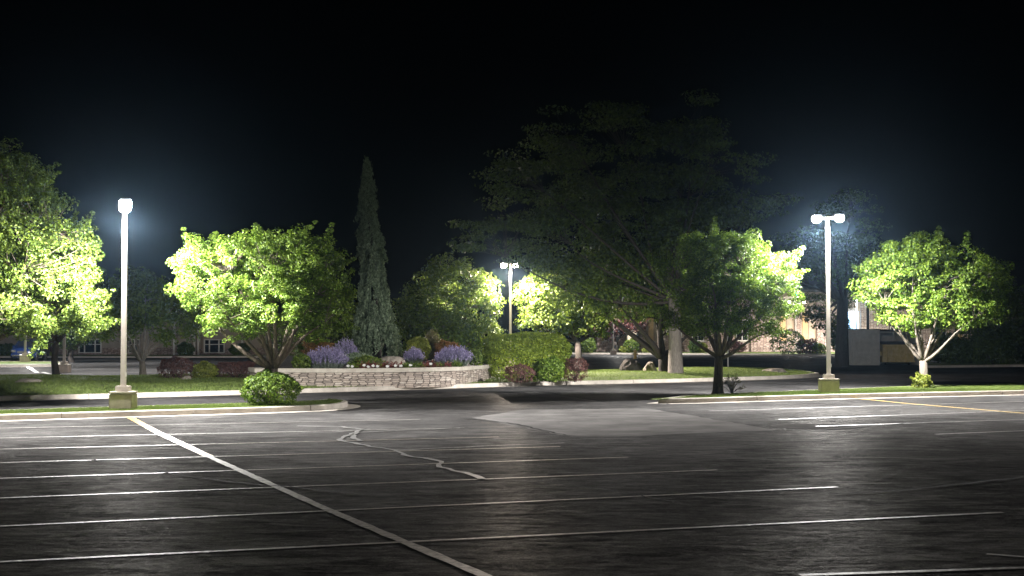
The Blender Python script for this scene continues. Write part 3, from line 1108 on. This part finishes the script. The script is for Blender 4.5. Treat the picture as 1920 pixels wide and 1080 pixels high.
tree('small_tree', 'slender small tree just right of the twin lamp pole against the dark trunk', 'tree', p, (1572, 650), 6,
     [(1575, 625, 22, 32), (1585, 650, 14, 16)], leaf_dark, bark_dark, 30, ncl=60, per=45, spread=.4, size=.2, nprim=6)
p = W(640, 690, .2)
tree('dark_tree', 'unlit dark tree between the left island tree and the weeping spruce', 'tree', (p.x, 92, .1), (630, 650), 14,
     [(610, 590, 65, 55), (560, 620, 60, 40), (640, 620, 45, 40)], leaf_dark, bark_dark, 31, ncl=150, per=60, spread=.7, size=.2, nprim=8)
p = W(1900, 690)
tree('dark_tree', 'dark unlit evergreen mass at the right edge behind the rightmost island tree', 'tree', (p.x, 100, .1), (1880, 660), 14,
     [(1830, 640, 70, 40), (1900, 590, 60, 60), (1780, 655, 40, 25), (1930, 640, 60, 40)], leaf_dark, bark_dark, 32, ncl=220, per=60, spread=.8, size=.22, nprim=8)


# ------------------------------------------------------------------ weeping spruce
def weeping_spruce():
    rng = RS(41)
    D = 68.0
    zb = 1.0
    c = AT(706, 625, D)
    root = thing('weeping_spruce', 'tall narrow weeping spruce with drooping grey-green boughs rising from the stone bed', 'tree', (c.x, D, zb))
    prof = [(297, 687, 4), (330, 688, 10), (380, 693, 13), (430, 695, 16), (480, 698, 19), (530, 701, 25), (560, 703, 32), (590, 704, 38), (620, 705, 42), (650, 706, 40), (668, 706, 32)]
    prof = [(a, b + rng.uniform(-3, 3) * (a > 320), c * rng.uniform(.82, 1.15)) for a, b, c in prof]
    ys = [q[0] for q in prof]

    def at(y): return np.interp(y, ys, [q[1] for q in prof]), np.interp(y, ys, [q[2] for q in prof])
    m = MB()
    pts = []; rd = []
    for y in range(668, 290, -30):
        cx, w = at(y); q = AT(cx, y, D); pts.append(q - Vector((c.x, D, zb))); rd.append(max(.22 * (y - 290) / 380, .02))
    pts[0].z = -.2
    m.tube(pts, rd, 8); m.build('trunk', bark_dark, root)
    Ps = []; As = []; Ns = []
    tw = MB()
    for k in range(330):
        y = 300 + 345 * rng.rand() ** .72
        cx, w = at(y)
        a = rng.uniform(0, 2 * PI)
        rr = M(w, D) * rng.uniform(.72, 1.08)
        L = rng.uniform(.6, 1.5) * (0.5 + .6 * (y - 297) / 370)
        o = np.array([AT(cx, y, D).x - c.x, 0, AT(cx, y, D).z - zb])
        dirh = np.array([math.cos(a), math.sin(a), 0])
        # strand: out then down with a swing
        sw = rng.normal(0, .12, 3)
        K = 12
        S = []
        for i in range(K + 1):
            t = i / K
            out = rr * min(1, (t * 2.6)) ** .7 * (1 + .12 * t)
            S.append(o + dirh * out + np.array([0, 0, .18 * math.sin(min(t * 2.6, 1) * PI) - L * max(0, t - .22) * 1.2]) + sw * t)
        S = np.array(S)
        S[:, 2] = np.maximum(S[:, 2], .02)
        n = 120
        i = rng.randint(2, K, n); f = rng.rand(n, 1)
        P = S[i] * (1 - f) + S[i + 1] * f
        ax = unit(S[i + 1] - S[i] + 1e-6)
        thick = .13
        P = P + unit(rng.normal(size=(n, 3))) * thick * rng.rand(n, 1)
        Ps.append(P); As.append(unit(ax * .8 + rng.normal(size=(n, 3)) * .35 + dirh * .2))
        Ns.append(unit(dirh * .7 + rng.normal(size=(n, 3)) * .5))
    P = np.concatenate(Ps); A = np.concatenate(As); N = np.concatenate(Ns)
    quads('drooping_boughs', leaf_array(P, N, .15, rng, aspect=.32, axis=A), leaf_spruce, root)


weeping_spruce()

# ------------------------------------------------------------------ raised bed
wall_px = [(468, 722), (480, 725), (505, 725), (560, 725), (640, 725.5), (720, 724.5), (800, 723), (860, 720.5), (905, 716), (921, 713)]
wl = [W(a, b, .15) for a, b in wall_px]
wl = resample(wl, .35)
WALL_H = .70
root = thing('planter_wall', 'low curved planter wall of stacked tan and brown stone with a pale cap, in front of the lavender bed', 'wall', (wl[0].x, wl[0].y, .1))


def wall_band(off0, off1, z0, z1, name, mat, uvs=True):
    vs = []; fs = []
    n = len(wl)
    pr = [(off0, z0), (off0, z1), (off1, z1), (off1, z0)]
    for i, p in enumerate(wl):
        a = wl[max(i - 1, 0)]; b = wl[min(i + 1, n - 1)]
        t = (b - a); t.z = 0; t.normalize(); q = Vector((-t.y, t.x, 0))
        for (o, z) in pr:
            w = p + q * o
            vs.append((w.x - root.location.x, w.y - root.location.y, z - .1))
    for i in range(n - 1):
        for k in range(4):
            k2 = (k + 1) % 4
            fs.append((i * 4 + k, (i + 1) * 4 + k, (i + 1) * 4 + k2, i * 4 + k2))
    fs.append((0, 1, 2, 3)); fs.append((n * 4 - 4, n * 4 - 3, n * 4 - 2, n * 4 - 1))
    me = bpy.data.meshes.new(name); me.from_pydata(vs, [], fs); me.update()
    uv = me.uv_layers.new()
    for pl in me.polygons:
        for li in pl.loop_indices:
            vi = me.loops[li].vertex_index
            i, k = divmod(vi, 4)
            uv.data[li].uv = ((i * .35) if pl.index < (n - 1) * 4 else vs[vi][1], vs[vi][2] + (.3 if k in (2, 3) and pl.index < (n - 1) * 4 else 0))
    bm = bmesh.new(); bm.from_mesh(me); bmesh.ops.recalc_face_normals(bm, faces=bm.faces); bm.to_mesh(me); bm.free()
    me.materials.append(mat)
    o = bpy.data.objects.new(name, me); C.objects.link(o); o.parent = root
    return o


wall_band(0, .35, .08, .15 + WALL_H - .155, 'stone_face', ledge)
wall_band(-.06, .42, .15 + WALL_H - .155, .15 + WALL_H, 'cap', stone_cap)


def bed_z(D): return .72 + max(0, min(1, (D - 56) / 14)) * .35


m = MB()
fr = [p for p in wl]
rows = 8
back = [Vector((AT(a, 625, 74 + 2 * math.sin(i)).x, 74 + 2 * math.sin(i), 0)) for i, a in enumerate([500, 540, 580, 640, 700, 760, 820, 880, 920, 935])]
back = resample(back, (back[-1] - back[0]).length / (len(fr) - 1) * .98)[:len(fr)]
while len(back) < len(fr): back.append(back[-1])
vs = []; fs = []
for i in range(len(fr)):
    a = fr[i] + Vector((0, .3, 0)); a.z = 0
    for k in range(rows + 1):
        q = a.lerp(back[i], k / rows)
        z = bed_z(q.y) if k < rows else .1
        vs.append((q.x, q.y, z + (.03 * math.sin(q.x * 3 + q.y * 2) if 0 < k < rows else 0)))
for i in range(len(fr) - 1):
    for k in range(rows): fs.append((i * (rows + 1) + k, (i + 1) * (rows + 1) + k, (i + 1) * (rows + 1) + k + 1, i * (rows + 1) + k + 1))
m.add(vs, fs, True)
struct(m.build('planting_bed', soil))


def bp(fn, name, label, cat, px, D, top, w, *a, **k):
    z = bed_z(D)
    by = 625 + (CAM_H - z) * FPX / D
    return fn(name, label, cat, px, D, z - .03, w, by - top, *a, **k)


bp(spiky, 'lavender', 'large purple lavender clump at the left end of the stone bed', 'flower', 612, 58.5, 648, 88, seed=51, n=700)
bp(spiky, 'lavender', 'shadowed purple lavender clump behind the big left one, next to the weeping spruce', 'flower', 648, 63, 632, 48, seed=52, n=350)
bp(spiky, 'lavender', 'large pale purple lavender clump at the right end of the stone bed', 'flower', 852, 60.5, 646, 76, seed=53, n=650)
bp(spiky, 'lavender', 'small low purple clump between the weeping spruce and the yellow-green bush', 'flower', 776, 62, 650, 42, seed=54, n=330)
bp(spiky, 'ornamental_grass', 'light green grassy tuft in front of the right lavender', 'plant', 856, 58.6, 668, 30, seed=55, n=260, tip=None, leaf=leaf_mid)
bp(shrub, 'copper_shrub', 'orange-tinged shrub behind the left lavender', 'bush', 600, 66, 640, 60, leaf_orange, 56, n=2600, size=.08, lump=.2)
bp(shrub, 'yellow_shrub', 'rounded yellow-green shrub right of the weeping spruce', 'bush', 786, 66, 632, 44, leaf_lime, 57, n=2800, size=.07)
bp(spiky, 'upright_shrub', 'upright tan-green feathery shrub behind the yellow-green one', 'bush', 810, 67, 614, 34, seed=58, n=360, leaf=leaf_tan, tip=leaf_tan)
bp(shrub, 'bronze_shrub', 'low bronze leaved shrub behind the right lavender', 'bush', 838, 66, 640, 44, leaf_orange, 59, n=1800, size=.09, lump=.2)
bp(shrub, 'leafy_plant', 'leafy light green plant at the right end of the bed by the hedge', 'plant', 893, 61, 656, 26, leaf_mid, 60, n=900, size=.11)
bp(shrub, 'ground_spruce', 'low spreading blue-green mat at the foot of the weeping spruce', 'plant', 668, 62, 661, 70, leaf_spruce, 61, n=3500, size=.08, power=2)
bp(shrub, 'leafy_plant', 'green leafy plant at the far left of the bed beside the lavender', 'plant', 566, 58, 664, 34, leaf_mid, 62, n=1400, size=.09)
rock('bed_rock', 'flat pale layered rock in the middle of the stone bed', 736, 61, bed_z(61) - .05, 56, 24, 3, flat_top=True)
bp(shrub, 'sedum', 'low green sedum in front of the weeping spruce', 'plant', 688, 60, 667, 50, leaf_mid, 63, n=1800, size=.06, lump=.2)
# bedding along the cap: a mass of low red and green leaves, and white flowering plants in front
rg = RS(99)
n = 5200
X = rg.uniform(652, 846, n)
Dd = 57.3 + np.abs(rg.normal(0, .45, n)) + np.where(X > 800, .9, 0)
cxs = (X - 960) / FPX * Dd
P = np.stack([cxs, Dd, .80 + np.abs(rg.normal(0, .09, n))], 1)
N = unit(rg.normal(size=(n, 3)) + [0, -.3, .6])
V = leaf_array(P, N, .075, rg)
patch = (np.sin(cxs * 5.1) + np.sin(cxs * 2.3 + 1) + rg.normal(0, .5, n)) > -.1
g1 = quads('red_bedding', V[patch], petal_red); tag(g1, 'mass of low red leaved bedding along the wall cap', None, None, 'stuff')
g1 = quads('green_bedding', V[~patch], leaf_mid); tag(g1, 'low green bedding leaves along the wall cap', None, None, 'stuff')
rr_ = random.Random(9)
for i, x in enumerate([653, 661, 683, 691, 700, 708, 742, 752, 808, 770, 727]):
    D = 57.15 + rr_.uniform(-.05, .2) + (0.9 if x > 800 else 0)
    cpt = AT(x, 625, D)
    root = thing('white_flower', 'white flowered bedding plant behind the pale wall cap', 'flower', (cpt.x, D, bed_z(D) - .02), 0, 'white bedding flowers')
    m = MB(); m.tube([(0, 0, 0), (.01, 0, .1), (0, -.01, rr_.uniform(.13, .2))], [.01, .008, .006], 5); m.build('stem', leaf_mid, root)
    hh = m.v[-1][2]
    vs = [(0, -.02, hh)]; fs = []
    K = 14
    for k in range(K):
        a = 2 * PI * k / K; r_ = (.085 if k % 2 else .05) * rr_.uniform(.85, 1.15)
        vs.append((math.cos(a) * r_, -.02 - .02 * (k % 2), hh + .02 + math.sin(a) * r_ * .75))
    for k in range(K): fs.append((0, 1 + k, 1 + (k + 1) % K))
    m = MB(); m.add(vs, fs); m.build('bloom', petal_white, root)

# ------------------------------------------------------------------ shrubs on the lawn
def lz(px, py):
    p = W(px, py, .2)
    return p.y


shrub('clipped_hedge', 'big rounded clipped yellow-green hedge right of the stone wall', 'hedge', 987, 63, .2, 162, 84, leaf_hedge, 71, n=19000, size=.09, power=4.0, depth=.6, lump=.05)
shrub('green_shrub', 'bright green looser shrub growing from the front of the clipped hedge', 'bush', 1030, 59.6, .2, 58, 44, leaf_bright, 72, n=5000, size=.08, power=2.3)
shrub('barberry', 'dull red barberry in front of the clipped hedge next to the wall end', 'bush', 976, 59.5, .18, 56, 32, leaf_red, 73, n=3200, size=.055, power=2.6, lump=.13)
shrub('barberry', 'taller red-brown barberry at the right end of the clipped hedge', 'bush', 1078, 60.5, .18, 46, 42, leaf_red, 74, n=3200, size=.055, power=2.6, lump=.13)
shrub('barberry', 'rounded dark red barberry behind the left lamp footing, leftmost of the red bushes', 'bush', 332, 61.5, .18, 66, 42, leaf_red, 75, n=5500, size=.055, power=2.6, lump=.13)
shrub('yellow_shrub', 'yellow-green loose bush between two red barberries left of the island tree', 'bush', 385, 61.5, .18, 42, 34, leaf_lime, 76, n=3000, size=.08)
shrub('barberry', 'long low dark red barberry hedge behind the trunk of the left island tree', 'bush', 445, 62.5, .18, 86, 32, leaf_red, 77, n=7500, size=.055, power=4)
rock('rock', 'small grey rock at the foot of the leftmost red bush', 350, 60.3, .16, 26, 12, 5)
rock('rock', 'broad flat pale rock set in the lawn at the far left', 55, W(55, 722, .2).y, .2, 66, 15, 7, flat_top=True)
rock('boulder', 'large dark boulder on the lawn beside the leaning tree', 1183, W(1183, 698, .2).y, .18, 46, 27, 2, rock_dark)
rock('boulder', 'smaller grey boulder touching the large dark one', 1219, W(1219, 697, .2).y - .3, .18, 28, 20, 8)
rock('rock', 'flat tan rock on the right tip of the lawn', 1452, W(1452, 698, .2).y, .18, 52, 10, 6, flat_top=True)

# ------------------------------------------------------------------ hydrant, sign post
p = W(1191, 673)
hd = thing('fire_hydrant', 'small yellow hydrant across the road, seen above the dark boulder', 'hydrant', (p.x, p.y, 0))
m = MB(); m.tube([(0, 0, 0), (0, 0, .06), (0, 0, .07), (0, 0, .55), (0, 0, .56), (0, 0, .60), (0, 0, .72), (0, 0, .78)], [.18, .18, .13, .12, .17, .17, .12, .03], 14)
m.build('barrel', hydrant_mat, hd)
for s in (-1, 1):
    m = MB(); m.tube([(0, 0, .42), (s * .24, 0, .42)], [.07, .065], 10); m.build('outlet', hydrant_mat, hd)
m = MB(); m.tube([(0, 0, .76), (0, 0, .85)], [.04, .035], 6); m.build('operating_nut', hydrant_mat, hd)

p = W(1365, 690, .15)
sp = thing('sign_post', 'slender pale post at the back edge of the lawn behind the right island tip tree', 'sign', (p.x, p.y, .12))
m = MB(); m.box(-.035, .035, -.02, .02, 0, 1.9); m.build('post', white_paint, sp)
m = MB(); m.box(-.03, .03, -.018, .018, 1.9, 2.75); m.build('upper_post', dark_metal, sp)
m = MB(); m.bevbox(0, .03, 2.45, .45, .012, .6, .004); m.build('sign_panel', dark_metal, sp)

# ------------------------------------------------------------------ traffic signal
tp = W(1578, 672)
ts = thing('traffic_signal', 'traffic signal showing two green lights through the leaves left of the twin lamp', 'traffic light', (tp.x + 1.2, 122, 0))
zs = 2.2 + 76 * 122 / FPX
bx0 = AT(1415, 549, 122).x - ts.location.x
bx1 = AT(1494, 551, 122).x - ts.location.x
m = MB(); m.tube([(0, 0, 0), (0, 0, zs + .6)], [.14, .10], 12); m.build('pole', dark_metal, ts)
m = MB(); m.tube([(0, 0, zs + .45), (bx0 - .4, 0, zs + .55)], [.09, .05], 10); m.build('mast_arm', dark_metal, ts)
for x in (bx0, bx1):
    m = MB(); m.bevbox(x, -.12, zs + .25, .36, .22, 1.05, .03); h = m.build('signal_head', dark_metal, ts)
    for k, mt in enumerate((lens_teal, glass, glass)):
        bm = bmesh.new(); bmesh.ops.create_uvsphere(bm, u_segments=16, v_segments=8, radius=.15)
        for v in bm.verts: v.co = Vector((v.co.x + x, v.co.y * .3 - .235, v.co.z + zs - .07 + k * .33))
        me = bpy.data.meshes.new('signal_lens'); bm.to_mesh(me); bm.free(); me.materials.append(mt)
        o = bpy.data.objects.new('signal_lens', me); C.objects.link(o); o.parent = h

# ------------------------------------------------------------------ trash enclosure and dumpster
E0 = W(1600, 685); DE = E0.y
def ex(px, D=None): return AT(px, 625, D or DE).x
en = thing('block_enclosure', 'grey block-walled trash enclosure with an open front, right of the twin lamp', 'enclosure', (E0.x, DE, 0))
he = M(67, DE)
w1 = ex(1650) - ex(1600)
w2 = ex(1722) - ex(1600)
m = MB(); m.box(0, w1, 0, .2, 0, he); m.build('front_wall', block_mat, en)
m = MB(); m.box(0, .2, .2, 4.0, 0, he - .003); m.build('side_wall', block_mat, en)
m = MB(); m.box(w2, w2 + .2, 0.0, 4.0, 0, he - .003); m.build('side_wall', block_mat, en)
m = MB(); m.box(.2, w2, 3.8, 4.0, 0, he - .006); m.build('back_wall', block_mat, en)
m = MB(); m.box(w1 + .03, w2 - .03, .05, .17, he - .14, he + .02); m.build('header_beam', dark_metal, en)
m = MB(); m.box(-.03, w1 + .03, -.03, .23, he + .001, he + .05); m.build('wall_cap', dark_metal, en)
m = MB(); m.tube([(w1 + .95, .1, he - .15), (w1 + 1.15, .3, he - .75)], [.03, .03], 6); m.build('brace', white_paint, en)
ds = thing('dumpster', 'yellow steel dumpster standing in the block enclosure', 'dumpster', (ex(1654), DE + .5, 0))
dw = ex(1718) - ex(1654)
m = MB()
m.add([(.15, 0, .22), (dw, 0, .22), (dw, 1.5, .22), (.15, 1.5, .22), (.15, -.1, 1.35), (dw, -.1, 1.35), (dw, 1.7, 1.5), (.15, 1.7, 1.5)],
      [(0, 3, 2, 1), (0, 1, 5, 4), (1, 2, 6, 5), (2, 3, 7, 6), (3, 0, 4, 7)])
for k in range(5):
    x = .45 + k * (dw - .6) / 4
    m.box(x, x + .07, -.14, -.03, .25, 1.33)
m.box(.1, dw + .04, -.18, -.04, 1.30, 1.42); m.box(.1, dw + .04, -.07, 0.0, .20, .30)
m.build('bin_body', yellow_bin, ds)
m = MB(); m.add([(.12, -.15, 1.43), (dw + .02, -.15, 1.43), (dw + .02, 1.7, 1.60), (.12, 1.7, 1.60), (.12, -.15, 1.47), (dw + .02, -.15, 1.47), (dw + .02, 1.7, 1.64), (.12, 1.7, 1.64)],
               [(0, 3, 2, 1), (4, 5, 6, 7), (0, 1, 5, 4), (1, 2, 6, 5), (2, 3, 7, 6), (3, 0, 4, 7)]); m.build('lid', dark_metal, ds)
for x in (.35, dw - .35):
    m = MB(); m.tube([(x, .2, .1), (x + .06, .2, .1)], [.1, .1], 12); m.build('caster', rubber, ds)
m = MB(); m.box(-.02, .12, .15, 1.2, .65, .95); m.build('fork_pocket', yellow_bin, ds)

# ------------------------------------------------------------------ buildings


def uvbox(name, x0, x1, y0, y1, z0, z1, mat, parent):
    """box with metre-scale UVs so that stone courses run level"""
    m = MB(); m.box(x0, x1, y0, y1, z0, z1)
    o = m.build(name, mat, parent)
    me = o.data
    uv = me.uv_layers.new()
    for pl in me.polygons:
        for li in pl.loop_indices:
            c = me.vertices[me.loops[li].vertex_index].co
            uv.data[li].uv = (c.x + c.y, c.z) if abs(pl.normal.z) < .5 else (c.x, c.y)
    return o


DB = 160.0
X0 = AT(1118, 625, DB).x; X1 = AT(2060, 625, DB).x
bl = thing('stone_building', 'long low building with stone piers, tan panels and windows behind the road on the right', 'building', (X0, DB, .1))
Wd = X1 - X0
EAVE = 6.9
uvbox('wall', 0, Wd, .35, 12, 0, EAVE, beige, bl)
m = MB()
m.add([(-1, -1, EAVE), (Wd + 1, -1, EAVE), (Wd + 1, 13, EAVE), (-1, 13, EAVE), (2, 6, EAVE + 3.5), (Wd - 2, 6, EAVE + 3.5)],
      [(0, 1, 5, 4), (1, 2, 5), (2, 3, 4, 5), (3, 0, 4), (0, 3, 2, 1)])
m.build('roof', roofm, bl)
m = MB(); m.box(-1.02, Wd + 1.02, -1.06, -1.0, EAVE - .25, EAVE + .05); m.build('fascia', dark_metal, bl)
rb = random.Random(3)
x = 0
i = 0
plan = ['win', 'door', 'tan', 'win', 'win', 'stone', 'win', 'stone', 'tan', 'pier2', 'stone', 'sign', 'stone', 'win', 'stone', 'win', 'tan', 'stone', 'win', 'stone', 'win', 'stone', 'stone']
bw = 2.45
for i, kind in enumerate(plan):
    if x + bw > Wd: break
    uvbox('stone_pier', x, x + .62, -.12, .34, 0, 5.6, ledge_far, bl)
    m = MB(); m.box(x - .06, x + .68, -.17, .34, 5.603, 5.75); m.build('pier_cap', stone_cap, bl)
    a, b = x + .625, x + bw - .003
    if kind in ('win', 'tan', 'pier2'):
        uvbox('wainscot', a, b, .10, .34, 0, 1.12, ledge_far, bl)
        m = MB(); m.box(a, b, .02, .34, 1.123, 1.24); m.build('sill', stone_cap, bl)
    if kind == 'win':
        f = MB()
        f.box(a + .25, b - .25, .22, .34, 1.25, 1.34); f.box(a + .25, b - .25, .22, .34, 3.5, 3.6)
        for xx in (a + .25, (a + b) / 2 - .04, b - .33): f.box(xx, xx + .08, .22, .34, 1.343, 3.497)
        wf = f.build('window', white_paint, bl)
        m = MB(); m.box(a + .34, b - .34, .30, .345, 1.345, 3.495); m.build('pane', glass, wf)
    elif kind in ('tan', 'pier2'):
        m = MB(); m.box(a + .3, a + .85, .20, .34, 1.243, 4.2); m.build('tan_panel', tan_panel, bl)
        m = MB(); m.box(a + 1.0, b - .2, .20, .34, 1.243, 4.2); m.build('side_panel', beige, bl)
    elif kind == 'door':
        f = MB(); f.box(a + .3, a + .42, .2, .34, 0, 3.2); f.box(b - .42, b - .3, .2, .34, 0, 3.2); f.box(a + .425, b - .425, .2, .34, 3.0, 3.2); f.box((a + b) / 2 - .05, (a + b) / 2 + .05, .22, .34, 0, 2.997)
        d = f.build('door', white_paint, bl)
        m = MB(); m.box(a + .43, b - .43, .30, .345, .1, 2.99); m.build('pane', lit_window, d)
    elif kind == 'stone':
        uvbox('stone_panel', a, b, .06, .34, 0, 4.6, ledge_far, bl)
    elif kind == 'sign':
        uvbox('stone_panel', a, b, .06, .34, 0, 2.5, ledge_far, bl)
        m = MB(); m.box(a + .05, b - .3, -.05, .30, 2.6, 4.5); m.build('lit_panel', sign_blue, bl)
    x += bw

DL = 139.0
XL = AT(-120, 625, DL).x; XR = AT(600, 625, DL).x
b2 = thing('pale_building', 'long low pale building with white framed windows far behind the trees at the left', 'building', (XL, DL, .1))
Wl = XR - XL
uvbox('wall', 0, Wl, .3, 12, 0, 3.3, siding, b2)
uvbox('stone_base', 0, Wl, .18, .297, 0, .7, ledge_far, b2)
m = MB(); m.add([(-1, -1, 3.3), (Wl + 1, -1, 3.3), (Wl + 1, 13, 3.3), (-1, 13, 3.3), (2, 6, 5.6), (Wl - 2, 6, 5.6)],
               [(0, 1, 5, 4), (1, 2, 5), (2, 3, 4, 5), (3, 0, 4), (0, 3, 2, 1)]); m.build('roof', roofm, b2)
for (pa, pb) in ((147, 190), (382, 421), (240, 262), (60, 88), (500, 530)):
    a = AT(pa, 625, DL).x - XL; b = AT(pb, 625, DL).x - XL
    f = MB(); z0, z1 = .28, 1.45
    f.box(a, b, .05, .177, z0 - .08, z0); f.box(a, b, .05, .177, z1, z1 + .08)
    cuts = [a, a + (b - a) * .24, a + (b - a) * .7, b - .1] if b - a > 1.6 else [a, (a + b) / 2, b - .1]
    for c_ in cuts: f.box(c_, c_ + .11, .05, .177, z0 + .003, z1 - .003)
    f.box(a + .12, b - .12, .07, .177, 1.0, 1.07)
    wf = f.build('window', white_paint, b2)
    m = MB(); m.box(a + .05, b - .05, .12, .179, z0 + .01, z1 - .01); m.build('pane', glass, wf)
for pa in (328, 366, 373, 455, 130):
    a = AT(pa, 625, DL).x - XL
    m = MB(); m.box(a, a + .16, -.7, -.54, 0, 3.297); m.build('porch_post', white_paint, b2)

# shrubs along the building
fs_ = [(1184, 655, 26, 18, leaf_mid, 'bush', 'dark green shrub against the stone building by the white door'),
       (1172, 660, 20, 10, leaf_lime, 'bush', 'low pale green shrub in front of the stone building door'),
       (1303, 661, 22, 22, leaf_dark, 'bush', 'dark cone of a shrub against the building right of the pale trunk'),
       (1316, 662, 18, 18, leaf_lime, 'bush', 'pale green bush beside the dark cone shrub at the building'),
       (1378, 664, 36, 24, leaf_red, 'bush', 'brownish round shrub at the building behind the sign post'),
       (1478, 667, 62, 46, leaf_dark, 'bush', 'big black-green bush left of the twin lamp pole, largest at the building'),
       (1512, 667, 36, 30, leaf_red, 'bush', 'brown twiggy bush beside the big black-green one'),
       (1532, 668, 36, 24, leaf_mid, 'bush', 'rounded green bush just left of the twin lamp pole'),
       (1584, 669, 32, 17, leaf_mid, 'bush', 'low rounded green bush between twin lamp pole and block enclosure'),
       (1103, 660, 26, 26, leaf_mid, 'bush', 'light green bush at the left corner of the stone building'),
       (1215, 661, 22, 8, leaf_lime, 'bush', 'low pale plant strip under the tan panels of the building'),
       (1060, 664, 26, 22, leaf_dark, 'bush', 'dark bush behind the trunk of the tree right of the middle lamp'),
       (87, 669, 30, 28, leaf_red, 'bush', 'bare brown bush right of the blue car'),
       (96, 671, 16, 14, leaf_lime, 'bush', 'small yellowish bush in front of the bare brown bush'),
       (348, 668, 30, 24, leaf_dark, 'bush', 'dark bush against the pale building between its posts'),
       (15, 672, 30, 26, leaf_dark, 'bush', 'dark bush behind the left side of the blue car'),
       (450, 668, 34, 22, leaf_dark, 'bush', 'dark bush at the pale building right of the white window')]
for i, (px, py, w, h, mt, cat, lab) in enumerate(fs_):
    D = (145 if 1470 < px < 1540 else 152) if px > 1000 else 133
    z = .14
    ybase = 625 + (CAM_H - z) * FPX / D
    shrub('foundation_shrub', lab, cat, px, D, z, w, h + (ybase - py), mt, 200 + i, n=1500, size=.2, lump=.15)
for i, (px, D, w, h, mt, lab) in enumerate([(1800, 98, 70, 40, leaf_dark, 'dark low shrub behind the right lower limbs of the rightmost tree'), (1862, 96, 80, 48, leaf_dark, 'dark wide shrub at the right edge on the far strip')]):
    shrub('dark_shrub', lab, 'bush', px, D, .1, w, h, mt, 230 + i, n=4000, size=.15, lump=.2)

# ------------------------------------------------------------------ the car


def car():
    D = 113.0
    c = AT(42, 625, D)
    r = thing('parked_car', 'dark blue sport utility car parked facing us at the far left', 'car', (c.x, D, 0), math.radians(4))
    wd = .94

    def section(pts, y0, y1): pass
    # side profile (y back positive, z up), lofted across with tumblehome
    prof = [(0.0, .30), (-.02, .55), (.02, .80), (.12, .98), (.95, 1.12), (1.15, 1.16), (1.85, 1.66), (2.1, 1.72), (3.9, 1.70), (4.45, 1.15), (4.55, .9), (4.55, .35)]
    xs = [-1, -.93, -.72, -.3, .3, .72, .93, 1]
    V = []
    for x in xs:
        ax = abs(x)
        for (y, z) in prof:
            k = 1 - (.16 if z > 1.2 else 0) * min(1, (z - 1.1) / .5)
            dz = -.05 * ax ** 4 if z > .8 else 0
            yy = y + (.22 * ax ** 4 if y < .5 else (-.15 * ax ** 4 if y > 4 else 0))
            V.append((x * wd * k, yy, z + dz))
    n = len(prof); F = []
    for i in range(len(xs) - 1):
        for k in range(n - 1): F.append((i * n + k, (i + 1) * n + k, (i + 1) * n + k + 1, i * n + k + 1))
        F.append((i * n + n - 1, (i + 1) * n + n - 1, (i + 1) * n, i * n))
    F.append(tuple(range(n))); F.append(tuple(range((len(xs) - 1) * n, len(xs) * n)))
    m = MB(); m.add(V, F, True); m.build('body', car_paint, r)
    m = MB()
    m.add([(-.72, 1.13, 1.185), (.72, 1.13, 1.185), (.62, 1.80, 1.655), (-.62, 1.80, 1.655)], [(0, 1, 2, 3)]); m.build('windshield', glass, r)
    for s in (-1, 1):
        m = MB(); m.add([(s * .945, 1.3, 1.16), (s * .945, 4.1, 1.16), (s * .845, 3.85, 1.6), (s * .845, 1.95, 1.6)], [(0, 1, 2, 3)]); m.build('side_window', glass, r)
        m = MB(); m.bevbox(s * .70, .075, .80, .36, .12, .17, .03); m.build('headlight', chrome, r)
        m = MB(); m.bevbox(s * 1.02, 1.35, 1.16, .18, .12, .15, .03); m.build('mirror', car_paint, r)
        for y in (.85, 3.65):
            m = MB(); m.tube([(s * .70, y, .34), (s * .95, y, .34)], [.34, .34], 20); w = m.build('wheel', rubber, r)
            m = MB(); m.tube([(s * .952, y, .34), (s * .96, y, .34)], [.2, .2], 12); m.build('rim', chrome, w)
    m = MB(); m.bevbox(0, -.03, .72, .75, .05, .16, .02); m.build('grille', dark_metal, r)
    m = MB(); m.bevbox(0, -.05, .46, 1.5, .10, .12, .03); m.build('bumper', chrome, r)
    m = MB(); m.bevbox(0, -.11, .50, .32, .015, .14, .004); m.build('number_plate', white_paint, r)


car()

# ------------------------------------------------------------------ thin blue haze added to imitate the bloom round the lamps
if HAZE > 0:
    m = MB(); m.box(-140, 140, -12, 215, -1, 26)
    hm = bpy.data.materials.new('glow_haze'); hm.use_nodes = True
    nt = hm.node_tree; nt.nodes.clear()
    out = nt.nodes.new('ShaderNodeOutputMaterial'); pv = nt.nodes.new('ShaderNodeVolumePrincipled')
    pv.inputs['Color'].default_value = (.45, .72, 1.0, 1)
    pv.inputs['Density'].default_value = HAZE
    pv.inputs['Anisotropy'].default_value = .91
    nt.links.new(pv.outputs[0], out.inputs['Volume'])
    hz = m.build('haze', hm)
    hz['kind'] = 'stuff'
